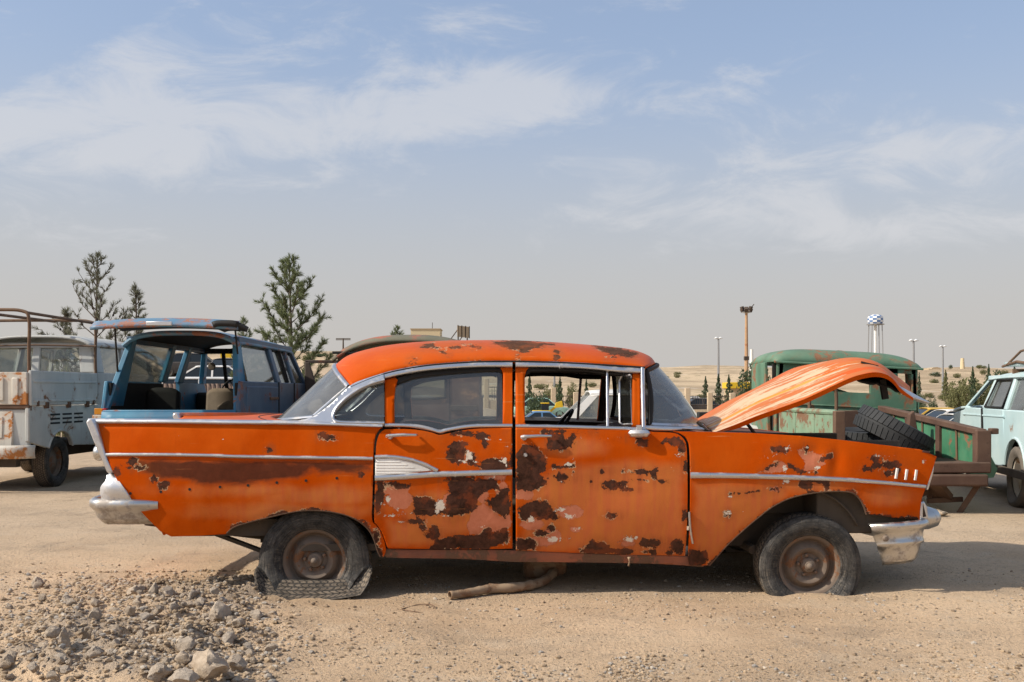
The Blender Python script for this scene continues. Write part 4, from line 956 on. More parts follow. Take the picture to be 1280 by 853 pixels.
def arch_pts(cy, cz, r, n=10, z0=None):   # points from rear to front over a wheel opening
    a0 = math.asin(max(-1, min(1, ((z0 if z0 is not None else cz) - cz) / r)))
    return [(cy - r*math.cos(a), cz + r*math.sin(a)) for a in [lerp(a0, math.pi - a0, i/n) for i in range(n+1)]]
def road_wheel(parent, loc, Rt=.33, Rr=.2, W=.17, mat=None, rimmat=None, lugs=0, rotz=math.pi/2, squash=0.):
    w = MB().lathe([(Rr, -.05), (Rr - .02, -.04), (Rr - .03, 0), (.11, -.01), (.09, -.035), (.05, -.04), (.0001, -.045)], (0,0,0), 'y', 28).build('wheel', rimmat or M['rim'], parent, 45)
    h = Rt - squash
    tyre('tyre', Rr, Rt, W, h if squash else Rt*2, mat or M['tyre'], w, 0, .6, 2, 48)
    w.location = loc; w.rotation_euler = (0, 0, rotz); return w

# ---- chalky white crew-cab pickup at the left edge
F = Frame(-6.74, 12.15, R(-1.0)); pk = empty('pickup_truck', F.o, F.yaw, 'chalky white crew cab pickup with rusty tube rack over its bed, at the left edge', 'truck')
HW = .86
for s in (1, -1):
    poly = [(-.02, .62)] + arch_pts(.80, .36, .37, 10, .52) + [(2.6, .45), (4.0, .45), (4.1, .9), (4.1, 1.05), (-.02, 1.05)]
    sp = side_poly(poly, s * HW); mb = MB(); sp(mb); mb.build('lower_side', M['grey_white'], pk, 30, bevel=.012)
    MB().tube([(s*(HW+.004), y, z) for y, z in arch_pts(.80, .36, .375, 12, .52)], .018, 6).build('arch_lip', M['grey_white'], pk)
    d = MB(); d.box(s*HW - .02, s*HW + .02, .0, 1.86, 1.06, 1.49); d.build('dropside', M['grey_white'], pk, bevel=.01)
    for z in (1.10, 1.34): MB().box(s*(HW+.018), s*(HW+.032), .06, 1.80, z, z + .035).build('dropside_rib', M['grey_white'], pk, bevel=.008)
    for y in (.35, .95, 1.5): MB().box(s*(HW+.01) - .02, s*(HW+.01) + .03, y, y + .07, 1.02, 1.10).build('hinge', M['rust'], pk, bevel=.006)
    for y in (.14, 1.70): MB().box(s*(HW+.01) - .01, s*(HW+.01) + .025, y, y + .04, 1.05, 1.12).build('latch', M['rust'], pk, bevel=.006)
for k in range(9):
    i, j = divmod(k, 3)
    MB().box(HW - .012, HW + .003, .52 + i*.33, .52 + i*.33 + .26, .985 - j*.055 - .06, .985 - j*.055 - .035).build('louvre', M['rubber'], pk)
MB().box(-HW + .02, HW - .02, -.03, .02, 1.07, 1.47).build('tailgate', M['cream_rusty'], pk, bevel=.01)
for i in range(9): MB().box(-.78 + i*.18, -.70 + i*.18, -.048, -.028, 1.12, 1.40).build('tailgate_rib', M['cream_rusty'], pk, bevel=.012)
MB().box(-HW, HW, -.02, .05, 1.02, 1.07).build('rear_sill', M['rust'], pk, bevel=.01)
MB().box(-HW + .01, HW - .01, .0, .06, .55, 1.02).build('rear_panel', M['grey_white'], pk, bevel=.02)
ld = MB(); ld.box(-.62, .66, -.075, -.035, .56, 1.0, M=Matrix.Rotation(R(-4), 4, 'X')); ld.build('engine_lid', M['cream_rusty'], pk, bevel=.012)
MB().box(-.5, .54, -.085, -.07, .66, .92, M=Matrix.Rotation(R(-4), 4, 'X')).build('lid_recess', M['cream_rusty'], pk, bevel=.01)
MB().grid(lambda u, v: Vector((lerp(-.93, .93, u), -.16 + .16 * abs(2*u-1)**8 - .02*math.sin(math.pi*v), lerp(.42, .58, v))), 30, 4).build('rear_bumper', M['cream_rusty'], pk, 60, solid=.015)
for x, y in ((HW - .13, .80), (-HW + .13, .80), (HW - .13, 3.25), (-HW + .13, 3.25)): road_wheel(pk, (x, y, .325), .335, .2, .19, rotz=math.pi/2 if x > 0 else -math.pi/2)
mb = MB(); mb.box(-.8, .8, .05, 4.0, .98, 1.03); mb.box(-.6, .6, .3, 3.9, .36, .5); mb.box(-.64, .64, .1, .2, .3, .62); mb.build('chassis', M['under'], pk)
# cab with its rear window wall
cb = MB(); zb, zr, hb, hr, ya, yb = 1.50, 1.90, .85, .78, 1.92, 4.05
cb.hexa([(-hb, ya, 1.03), (hb, ya, 1.03), (hb, ya+.06, 1.03), (-hb, ya+.06, 1.03), (-hb, ya, zb), (hb, ya, zb), (hb, ya+.06, zb), (-hb, ya+.06, zb)])
cb.hexa([(-hr-.02, ya+.05, zr-.05), (hr+.02, ya+.05, zr-.05), (hr+.02, ya+.11, zr-.05), (-hr-.02, ya+.11, zr-.05), (-hr, ya+.06, zr+.03), (hr, ya+.06, zr+.03), (hr, ya+.12, zr+.03), (-hr, ya+.12, zr+.03)])
for x0, x1 in ((-.85, -.62), (-.10, .02), (.60, .85)):
    cb.hexa([(x0, ya, zb), (x1, ya, zb), (x1, ya+.06, zb), (x0, ya+.06, zb), (x0*.93, ya+.05, zr), (x1*.93, ya+.05, zr), (x1*.93, ya+.11, zr), (x0*.93, ya+.11, zr)])
cb.build('cab_rear_wall', M['grey_white'], pk, bevel=.015)
for s in (1, -1):
    for y0, y1 in ((1.92, 2.16), (2.86, 3.0), (3.92, 4.02)):
        mb = MB(); pillar(mb, s, y0, y1, y0 + .05, y1 - (.0 if y0 < 3.5 else .12), zb, zr, hb, hr); mb.build('cab_pillar', M['grey_white'], pk, bevel=.01)
for s in (1, -1):
    mb = MB(); mb.hexa([(s*hb, ya, 1.05), (s*hb, yb, 1.05), (s*(hb-.05), yb, 1.05), (s*(hb-.05), ya, 1.05), (s*hb, ya, zb), (s*hb, yb, zb), (s*(hb-.05), yb, zb), (s*(hb-.05), ya, zb)])
    mb.build('cab_side', M['grey_white'], pk, bevel=.01)
    side_pane('side_window', s, 2.16, 2.86, 2.2, 2.84, zb, zr, hb, hr, M['glass'], pk); side_pane('side_window', s, 3.0, 3.92, 3.02, 3.8, zb, zr, hb, hr, M['glass'], pk)
for x0, x1 in ((-.62, -.10), (.02, .60)): MB().hexa([(x0, ya+.02, zb), (x1, ya+.02, zb), (x1, ya+.03, zb), (x0, ya+.03, zb), (x0*.95, ya+.07, zr), (x1*.95, ya+.07, zr), (x1*.95, ya+.08, zr), (x0*.95, ya+.08, zr)]).build('cab_rear_window', M['glass_clear'], pk, 0)
MB().grid(roof_grid(1.86, 4.0, 1.935, .80, .10, .05, 3, .03), 24, 14).build('cab_roof', M['grey_white'], pk, 60, solid=.03)
for y in (2.3, 2.75, 3.2): MB().tube([roof_grid(1.86, 4.0, 1.935, .80, .10, .05, 3, .03)(i/12, (y-1.86)/2.14) + Vector((0,0,.016)) for i in range(13)], .006, 5).build('roof_seam', M['grey_white'], pk)
MB().box(-.85, .85, 3.95, 4.02, 1.05, 1.5).build('cab_front', M['grey_white'], pk)
MB().box(-.6, .6, 3.0, 3.15, 1.0, 1.45).build('seat', M['seat'], pk, bevel=.04)
MB().tube([(HW+.0, 1.86, zr-.03), (.0, 1.87, zr-.01), (-HW, 1.86, zr-.03)], .012, 6).build('gutter', M['rust'], pk)
for y in (.04, 1.90): MB().tube(crom([(HW - .02, y, 1.08 if y < 1 else 1.45), (HW - .03, y, 1.7), (HW - .03, y, 2.12), (HW - .12, y, 2.22), (.4, y, 2.235), (-.4, y, 2.235), (-HW + .12, y, 2.22), (-HW + .03, y, 2.12), (-HW + .02, y, 1.08 if y < 1 else 1.45)], 5), .021, 8).build('rack_hoop', M['tube_rust'], pk)
for x in (HW - .07, 0.25, -HW + .07): MB().tube([(x, .04, 2.20), (x, 1.90, 2.20 + (.02 if x == .25 else 0))], .019, 8).build('rack_bar', M['tube_rust'], pk)
MB().tube([(HW - .02, .03, 1.0), (HW - .02, .03, 1.12)], .03, 8).build('rack_socket', M['rim'], pk)

# ---- blue wagon with raised rear hatch
F = Frame(-4.13, 12.0, 0.); bw = empty('station_wagon', F.o, F.yaw, 'rusting blue station wagon with its rear hatch raised, behind the orange tail fin', 'car')
hb, hr, zb, zr = .84, .69, 1.36, 1.88
for s in (1, -1):
    poly = [(.02, .55)] + arch_pts(.95, .36, .40, 10, .5) + [(3.35, .45)] + arch_pts(3.95, .36, .40, 10, .5)[0:] + [(4.9, .55), (4.95, 1.15), (4.05, 1.2), (3.9, zb), (.12, zb), (.0, .95)]
    if s < 0: poly = [(.02, .55)] + arch_pts(.95, .36, .40, 10, .5) + [(2.0, .46), (2.0, zb), (.12, zb), (.0, .95)]
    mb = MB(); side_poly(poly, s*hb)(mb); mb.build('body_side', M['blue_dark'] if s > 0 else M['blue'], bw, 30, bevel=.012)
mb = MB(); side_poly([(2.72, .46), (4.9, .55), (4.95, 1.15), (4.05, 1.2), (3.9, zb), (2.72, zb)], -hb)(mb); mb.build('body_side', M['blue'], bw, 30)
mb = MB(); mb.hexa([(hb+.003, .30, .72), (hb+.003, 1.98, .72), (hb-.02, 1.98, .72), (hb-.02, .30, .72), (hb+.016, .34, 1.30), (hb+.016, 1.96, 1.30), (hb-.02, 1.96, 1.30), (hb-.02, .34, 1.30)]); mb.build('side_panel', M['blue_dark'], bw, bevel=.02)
MB().bar((hb+.02, 1.45, 1.14), (hb+.02, 1.9, 1.14), .03, .035).build('door_handle', M['rust'], bw, bevel=.006)
for y in (2.02, 3.02): MB().bar((hb+.006, y, .6), (hb+.006, y, zb), .02, .014).build('door_seam', M['rubber'], bw)
# pillars, each its own part
for s in (1, -1):
    for y0, y1, r0, r1, w in ((.0, .50, .48, .62, 1), (1.95, 2.16, 1.98, 2.12, 0), (2.62, 2.86, 2.68, 2.82, 0), (3.78, 3.95, 3.45, 3.55, 0)) if s < 0 else ((.0, .50, .48, .62, 1), (1.98, 2.2, 2.0, 2.16, 0), (3.02, 3.14, 3.02, 3.12, 0), (3.78, 3.95, 3.45, 3.55, 0)):
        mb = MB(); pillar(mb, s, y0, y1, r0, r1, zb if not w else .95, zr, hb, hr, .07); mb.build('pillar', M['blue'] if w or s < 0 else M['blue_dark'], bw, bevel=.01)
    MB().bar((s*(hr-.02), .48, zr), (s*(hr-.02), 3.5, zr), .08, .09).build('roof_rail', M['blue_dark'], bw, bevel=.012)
for y0, y1, r0, r1 in ((.5, 1.98, .62, 2.0), (2.2, 3.02, 2.16, 3.02), (3.14, 3.78, 3.12, 3.45)): side_pane('side_window', 1, y0, y1, r0, r1, zb, zr - .03, hb, hr, M['glass'], bw); 
side_pane('side_window', -1, .5, 1.95, .62, 1.98, zb - .05, zr - .03, hb, hr, M['glass'], bw)
MB().bar((hb-.02, 2.68, zb), (hr-.01, 2.66, zr-.02), .05, .03, (0,1,0)).build('sliding_window_frame', M['rubber'], bw)
MB().grid(roof_grid(.42, 3.5, 1.90, .72, .10, .06, 3, .02), 24, 16).build('roof', [M['blue_roof'], M['dark']], bw, 60, solid=.03, inner=True)
MB().tube([roof_grid(.42, 3.5, 1.90, .72, .10, .06, 3, .02)(i/16, 0) + Vector((0, -.01, -.02)) for i in range(17)], .03, 8).build('rear_header', M['blue_roof'], bw)
# tailgate sill and lower tailgate
MB().grid(lambda u, v: Vector((lerp(-.80, .80, u), -.02 - .04*math.sin(math.pi*v), lerp(.50, .985, v))), 12, 6).build('tailgate', M['blue'], bw, 60, solid=.05)
MB().box(-.80, .80, -.03, .10, .975, 1.01).build('tailgate_sill', M['blue'], bw, bevel=.012)
# raised hatch: curved shell, handle strip, black spoiler lamp
def hatch(u, v):
    s = 2*u - 1
    return Vector((s * lerp(.74, .86, v) + .09 * v, lerp(.44, -.45, v), lerp(2.0, 2.02, v) + .035 * (1 - s*s) - .10 * max(0, v - .85)/.15 * .6 + .05 * math.sin(math.pi * v)))
MB().grid(hatch, 24, 16).build('hatch', [M['blue_roof'], M['dark']], bw, 60, solid=.035, inner=True)
h0 = hatch(.47, 1.0); MB().box(h0.x - .14, h0.x + .16, h0.y - .05, h0.y - .02, h0.z + .0, h0.z + .05).build('hatch_handle', M['silver'], bw, bevel=.008)
h0 = hatch(.92, 1.0); MB().grid(lambda u, v: h0 + Vector((lerp(-.15, .14, u), -.03 + .45*v, .055 - .02*abs(2*u-1)**4 - .03*v)), 10, 4).build('hatch_vent', M['rubber'], bw, 60, solid=.07)
for s in (1, -1): MB().tube([(s*.74, .30, 1.42 if s < 0 else 1.70), hatch(.5 + s*.46, .42)], .012, 6).build('gas_strut', M['rubber'], bw)
MB().box(-.90, -.80, -.02, .05, .955, 1.03).build('tail_lamp', M['amber'], bw, bevel=.006); MB().box(-.80, -.755, -.024, .05, .955, 1.03).build('tail_lamp', M['redlens'], bw, bevel=.006)
MB().box(-.92, -.74, -.03, .06, .88, .95).build('lamp_bracket', M['cream_rusty'], bw, bevel=.006)
# cabin: seats, steering wheel, dash, floor, windshield frame
mb = MB(); mb.grid(lambda u, v: Vector((lerp(-.36, .10, u), 2.62 + .10*v + .03*math.cos(u*6), lerp(.75, 1.27, v) - .07 * abs(2*u-1)**4 * v)), 10, 8); mb.build('seat_back', M['seat'], bw, 60, solid=.13)
mb = MB(); mb.grid(lambda u, v: Vector((lerp(-.10, .60, u), 2.3 + .10*v, lerp(.70, 1.10, v) - .10 * abs(2*u-1)**4 * v)), 10, 8); mb.build('seat_back', M['seat'], bw, 60, solid=.13)
mb = MB(); mb.grid(lambda u, v: Vector((lerp(-.72, -.30, u), 1.2 + .08*v, lerp(.70, 1.28, v) - .06 * abs(2*u-1)**4 * v)), 10, 8); mb.build('seat_back', M['dark'], bw, 60, solid=.12)
cs = Vector((-.06, 3.10, 1.27)); ax = Vector((0, -.75, .66)); a1 = Vector((1, 0, 0)); a2 = ax.cross(a1); mb = MB()
mb.tube([cs + (a1*math.cos(t) + a2*math.sin(t))*.21 for t in [2*math.pi*i/28 for i in range(28)]], .014, 6, closed=True)
for t in (.3, 2.2, 4.2): mb.tube([cs - ax*.04, cs + (a1*math.cos(t) + a2*math.sin(t))*.21], .012, 6)
mb.tube([cs, cs - ax*.5], .025, 8); mb.build('steering_wheel', M['rubber'], bw)
for s in (-1, 1): MB().box(s*.765 - .012, s*.765 + .012, .12, 1.94, .55, 1.34).build('inner_lining', M['dark'], bw)
MB().box(-.78, .78, 3.45, 3.8, .9, 1.22).build('dashboard', M['dark'], bw, bevel=.04)
mb = MB(); mb.box(-.80, .80, .05, 4.8, .52, .60); mb.box(-.62, .62, .1, 4.8, .35, .52); mb.build('floor', M['dark'], bw)
MB().tube([(.10, 2.9, 1.08), (.45, 3.0, 1.32)], .035, 8).build('loose_trim', M['seat'], bw)
for x in (-.40,): MB().bar((x, 3.85, 1.2), (x+.03, 3.5, 1.86), .05, .05).build('windshield_divider', M['dark'], bw)
MB().bar((-.70, 3.48, 1.86), (.70, 3.48, 1.86), .08, .08).build('windshield_header', M['dark'], bw)
MB().grid(lambda u, v: Vector((lerp(-.80, .80, u), lerp(4.0, 5.0, v), 1.2 - .06*v + .04*math.sin(math.pi*u))), 10, 6).build('hood', M['blue'], bw, 60, solid=.03)
MB().lathe([(.0001,-.02),(.05,-.018),(.06,.0),(.02,.03),(.0001,.03)], (-.5, 3.35, 1.62), 'y', 14).build('interior_mirror', M['seat'], bw)
for x, y in ((.70, .95), (-.70, .95), (.70, 3.95), (-.70, 3.95)): road_wheel(bw, (x, y, .335), .345, .2, .19, rotz=math.pi/2 if x > 0 else -math.pi/2)
# open front door, dark, standing square to the body
dr = MB(); y = 3.86
dr.bar((.86, y, .62), (.86, y, 1.72), .06, .05, (0,1,0)); dr.bar((.84, y, 1.71), (1.64, y, 1.71), .05, .05); dr.bar((1.62, y, 1.2), (1.58, y, 1.71), .05, .05, (0,1,0)); dr.hexa([(.86,y-.04,.55),(1.66,y-.04,.55),(1.66,y+.04,.55),(.86,y+.04,.55),(.86,y-.04,1.22),(1.66,y-.04,1.22),(1.66,y+.04,1.22),(.86,y+.04,1.22)])
dr.hexa([(.84,y-.03,1.2),(1.05,y-.03,1.2),(1.05,y+.03,1.2),(.84,y+.03,1.2),(.84,y-.03,1.7),(.9,y-.03,1.7),(.9,y+.03,1.7),(.84,y+.03,1.7)]); dr.build('open_door', M['inner'], bw, bevel=.008)

# ---- brown truck cab behind the sedan's rear door
F = Frame(-1.52, 14.6, 0.); bt = empty('truck', F.o, F.yaw, 'brown primered truck with a rounded olive roof, behind the orange roof', 'truck')
h = 1.04; wx0, wx1, wz0, wz1 = -.06, .54, 1.14, 1.55
mb = MB(); mb.box(-h, wx0, 0, .05, .55, 1.80); mb.box(wx1, h, 0, .05, .55, 1.80); mb.box(wx0, wx1, 0, .05, .55, wz0); mb.box(wx0, wx1, 0, .05, wz1, 1.80)
mb.box(-h, -h+.05, .05, 1.9, .55, 1.80); mb.build('cab_wall', M['brown'], bt, 30)
mb = MB(); mb.box(h-.05, h, .05, 1.2, .55, 1.80); mb.box(h-.05, h, 1.2, 1.9, .55, 1.15); mb.build('cab_side', M['brown'], bt, 30)
MB().tube(crom([(wx0, -.01, wz0), (wx1-.05, -.01, wz0), (wx1, -.01, wz0+.06), (wx1, -.01, wz1-.06), (wx1-.05, -.01, wz1), (wx0, -.01, wz1), (wx0-.02, -.01, (wz0+wz1)/2)], 4, True), .018, 6, closed=True).build('window_seal', M['rubber'], bt)
MB().box(wx0, wx1, .02, .028, wz0, wz1).build('rear_window', M['glass_ws'], bt, 0)
for x in (.60, -.55): MB().box(x, x+.012, -.006, .0, .6, 1.78).build('panel_seam', M['rubber'], bt)
MB().box(.62, 1.02, -.03, .0, .95, 1.03).build('bump_rail', M['inner'], bt, bevel=.008)
MB().grid(roof_grid(-.10, 2.0, 1.82, 1.10, .25, .05, 2.6, .10), 28, 18).build('roof', M['olive'], bt, 60, solid=.04)
MB().tube([(-1.1, -.08, 1.80), (1.1, -.08, 1.80)], .02, 6).build('gutter', M['rubber'], bt)
for y in (.0, 1.86): MB().prism([(-1.02, 1.78)] + [(-1.02 + 2.04*i/16, 1.79 + .20*(1 - abs(2*i/16 - 1)**2.6)) for i in range(17)] + [(1.02, 1.78)], lambda x, z: Vector((x, y, z)), lambda x, z: Vector((x, y + .04, z))).build('roof_end', M['olive'], bt)
mb = MB(); mb.box(-.9, .9, .1, 3.4, .5, .62); mb.build('chassis', M['under'], bt)
MB().grid(lambda u, v: Vector((lerp(-.7, .7, u), lerp(1.9, 3.3, v), 1.2 + .1*math.sin(math.pi*u) - .1*v)), 10, 8).build('hood', M['brown'], bt, 60, solid=.04)
for x, y in ((.8, .3), (-.8, .3), (.8, 2.8), (-.8, 2.8)): road_wheel(bt, (x, y, .42), .43, .25, .22, rotz=math.pi/2 if x > 0 else -math.pi/2)

# ---- green army-style truck, cab seen from behind, bed sagging
F = Frame(4.40, 10.1, 0.); gt = empty('pickup_truck', F.o, F.yaw, 'derelict green truck with a round cab and rusty open bed, beyond the raised hood', 'truck')
tl_ = lambda p: Vector((p.x, p.y, p.z - .05 * (p.x + .3)))
yc, h = 2.95, .92
mb = MB(); mb.box(-h, h, yc, yc+.05, .55, 1.24); mb.box(-h, -.70, yc, yc+.05, 1.24, 1.58); mb.box(.86, h, yc, yc+.05, 1.24, 1.58); mb.box(.30, .66, yc, yc+.05, 1.24, 1.58); mb.box(-.7, .86, yc, yc+.05, 1.52, 1.58)
mb.xf(tl_).build('cab_rear_wall', M['green'], gt, 30)
for z in (.93, .985, 1.04): mb = MB(); mb.box(-h+.02, h-.02, yc-.02, yc, z, z+.02); mb.xf(tl_).build('wall_rib', M['green'], gt, bevel=.006)
for y0, y1 in ((yc, yc+.22), (yc+1.15, yc+1.25)):
    for s in (1, -1): mb = MB(); pillar(mb, s, y0, y1, y0, y1, 1.2, 1.6, h, h - .02, .07); mb.xf(tl_).build('cab_pillar', M['green'], gt, bevel=.01)
for s in (1, -1):
    mb = MB(); mb.box(s*h - .025, s*h + .025, yc, yc + 1.3, .55, 1.2) if s > 0 else mb.box(s*h - .025, s*h + .025, yc, yc + .25, .55, 1.2); mb.xf(tl_).build('cab_side', M['green'], gt, bevel=.01)
def cabroof(u, v):
    s, t = 2*u - 1, 2*v - 1
    k = (1 - abs(s) ** 4.5) ** .5 * (1 - abs(t) ** 4.5) ** .5
    return tl_(Vector((s * .97, yc - .05 + 1.4 * v, 1.59 + .20 * k)))
MB().grid(cabroof, 40, 28).build('cab_roof', M['green'], gt, 70, solid=.02)
MB().tube([tl_(Vector((x, yc-.055, 1.588))) for x in (-.97, 0, .97)], .015, 6).build('gutter', M['green'], gt)
MB().tube([cabroof(.50, i/20) + Vector((0, 0, .008)) for i in range(21)], .008, 5).build('roof_seam', M['rust'], gt)
dr = MB(); dr.hexa([(-1.0,yc+.15,.6),(-.97,yc+1.2,.6),(-.93,yc+1.2,.6),(-.96,yc+.15,.6),(-1.06,yc+.12,1.62),(-.97,yc+1.2,1.62),(-.93,yc+1.2,1.62),(-1.02,yc+.12,1.62)]); dr.build('ajar_door', M['green'], gt, bevel=.008)
MB().box(-.95, -.90, yc+.1, yc+.16, .7, 1.6).build('door_edge', M['dark'], gt)
MB().grid(lambda u, v: Vector((lerp(-.6,.6,u), lerp(yc+1.3, yc+2.5, v), 1.15 - .08*v + .15*math.sin(math.pi*u))), 12, 8).build('hood', M['green'], gt, 60, solid=.03)
mb = MB(); mb.box(-.9, .9, yc+1.28, yc+1.33, .6, 1.2); mb.build('cab_front', M['green'], gt); MB().box(-.7, .7, yc+.3, yc+.5, .6, 1.18).build('seat', M['seat'], gt, bevel=.04)
# bed: left board, right board with timber frame, bulkhead, floor
for i in range(6):
    y0 = .35 + i*.37; MB().box(-1.01 + .006*(i % 2), -.985 + .006*(i % 2), y0, y0 + .362, .45, 1.0).build('bed_board', M['green_pale'], gt, bevel=.006)
MB().tube([(-1.0, .33, 1.01), (-1.0, 2.6, 1.01)], .03, 8).build('bed_rail', M['green_pale'], gt)
MB().box(-1.03, -.92, .28, .37, .42, 1.03).build('bed_post', M['rust'], gt, bevel=.01)
MB().tube(crom([(-.78, 2.0, .95), (-.78, 2.0, 1.22), (-.72, 2.0, 1.27), (-.52, 2.0, 1.27), (-.46, 2.0, 1.22), (-.46, 2.0, .9)], 4), .022, 8).build('grab_hoop', M['tube_rust'], gt)
MB().box(-.98, .36, 2.62, 2.68, .5, .99).build('bulkhead', M['brown_wood'], gt, bevel=.01)
MB().box(-1.0, .40, .02, 2.65, .44, .50).build('bed_floor', M['brown_wood'], gt, bevel=.01)
def rz(y): return .845 + .20 * y / 2.75
def sag(p): return Vector((p.x, p.y, p.z + .20 * p.y / 2.75 * ss(.45, .85, p.z)))
xr = .36
for y0, y1 in ((.12, .92), (1.02, 1.78), (1.88, 2.62)):
    MB().box(xr, xr+.015, y0, y1, .50, .80).xf(sag).build('side_panel', M['green_deep'], gt)
    ym = (y0+y1)/2; MB().tube([sag(Vector((xr-.012, ym, .5))), sag(Vector((xr-.012, ym+.02, .80)))], .012, 6).build('side_rod', M['tube_rust'], gt)
for y in (.02, .92, 1.78, 2.60): MB().box(xr-.035, xr+.04, y, y+.10, .46, .83).xf(sag).build('side_post', M['brown_wood'], gt, bevel=.008)
MB().box(xr-.04, xr+.06, .0, 2.75, .79, .85).xf(sag).build('side_rail', M['brown_wood'], gt, bevel=.008)
MB().box(xr+.06, xr+.20, .9, 2.7, .80, .815).xf(sag).build('side_flare', M['green'], gt)
MB().box(xr-.07, xr+.08, -.06, .0, .42, .84).build('corner_plate', M['brown_wood'], gt, bevel=.01)
MB().box(xr+.08, xr+.16, -.05, .03, .80, .86).build('corner_hook', M['brown_wood'], gt, bevel=.01)
MB().box(-1.0, xr+.06, -.10, .0, .41, .52).build('cross_beam', M['brown_wood'], gt, bevel=.015); MB().box(-.9, xr+.02, -.13, -.03, .28, .40).build('cross_beam', M['brown_wood'], gt, bevel=.02)
MB().prism([(.40,.55),(.46,.80),(.50,.80),(.70,.42),(.66,.33),(.42,.30)], lambda x, z: Vector((x, .35, z)), lambda x, z: Vector((x, .37, z))).build('mud_flap', M['green'], gt)
mb = MB(); mb.bar((.34, .0, .30), (.18, .1, -.02), .10, .05); mb.bar((-.1, .0, .30), (.1, .2, .14), .12, .06); mb.bar((.30, .3, .34), (-.25, .25, .12), .05, .05); mb.bar((-.1, .2, .10), (.25, .18, .12), .05, .05); mb.lathe([(.02,-.08),(.10,-.06),(.12,0),(.1,.06),(.02,.08)], (.02, .3, .2), 'x', 14); mb.build('broken_axle_mount', M['rust'], gt)
mb = MB(); mb.box(-.55, -.45, .1, 4.6, .3, .42); mb.box(.1, .2, .1, 4.6, .3, .42); mb.build('chassis_rail', M['under'], gt)
for x, y in ((.62, 4.6), (-.72, 4.6)): road_wheel(gt, (x, y, .40), .42, .25, .22, rotz=math.pi/2 if x > 0 else -math.pi/2)
# two loose truck tyres with lugged tread
def lug_tyre(name, loc, axis, label, Rt=.45, Rr=.27, W=.24):
    n = 44; mb = MB(); prof = tyre_profile(Rr, Rt - .018, W, 5); k = len(prof); vs = []
    m = n * 4
    for j in range(m):
        a = 2*math.pi*j/m; vs += [(r*math.cos(a), r*math.sin(a), w) for r, w in prof]
    mb.add(vs, [(j*k+i, j*k+i+1, ((j+1) % m)*k+i+1, ((j+1) % m)*k+i) for j in range(m) for i in range(k-1)])
    for j in range(n):
        for s in (-1, 1):
            a = 2*math.pi*(j + (.5 if s > 0 else 0))/n; w = .030
            q = []
            for rr in (Rt - .045, Rt):
                for da, ww in ((-w/Rt, .015*s), (w/Rt*.75, .015*s), (w/Rt*.75 + .03, W*.5*s), (-w/Rt + .03, W*.5*s)):
                    r2 = rr - (.02 if abs(ww) > .05 else 0); q.append((r2*math.cos(a+da), r2*math.sin(a+da), ww))
            mb.hexa(q)
    o = mb.build(name, M['lug'], None, 40); o.location = loc
    o.rotation_euler = Vector(axis).to_track_quat('Z', 'Y').to_euler()
    return setp(o, label, 'tyre', 'loose tyres in the green truck bed')
M['lug'] = simple('lug_tyre_rubber', (.028, .029, .030), .75, 0, .5, 14, .002)
lug_tyre('loose_tyre', at(1117, 540, 10.75), (.45, -.12, .87), 'black lugged truck tyre leaning over the bed, upper of the two', .43)
lug_tyre('loose_tyre', at(1082, 551, 11.5), (.0, -.05, 1), 'black lugged truck tyre lying flat in the bed, under the leaning one', .43)
mb = MB(); c = at(1138, 520, 11.2)
setp(MB().hexa([c + Vector(p) for p in ((-.06,-.05,-.35),(.10,-.05,-.35),(.10,.05,-.35),(-.06,.05,-.35),(-.02,-.04,.02),(.03,-.04,.06),(.03,.04,.06),(-.02,.04,.02))]).build('steel_scrap', M['brown_wood'], None, bevel=.01), 'rusty bent steel scrap standing in the truck bed behind the leaning tyre', 'scrap')

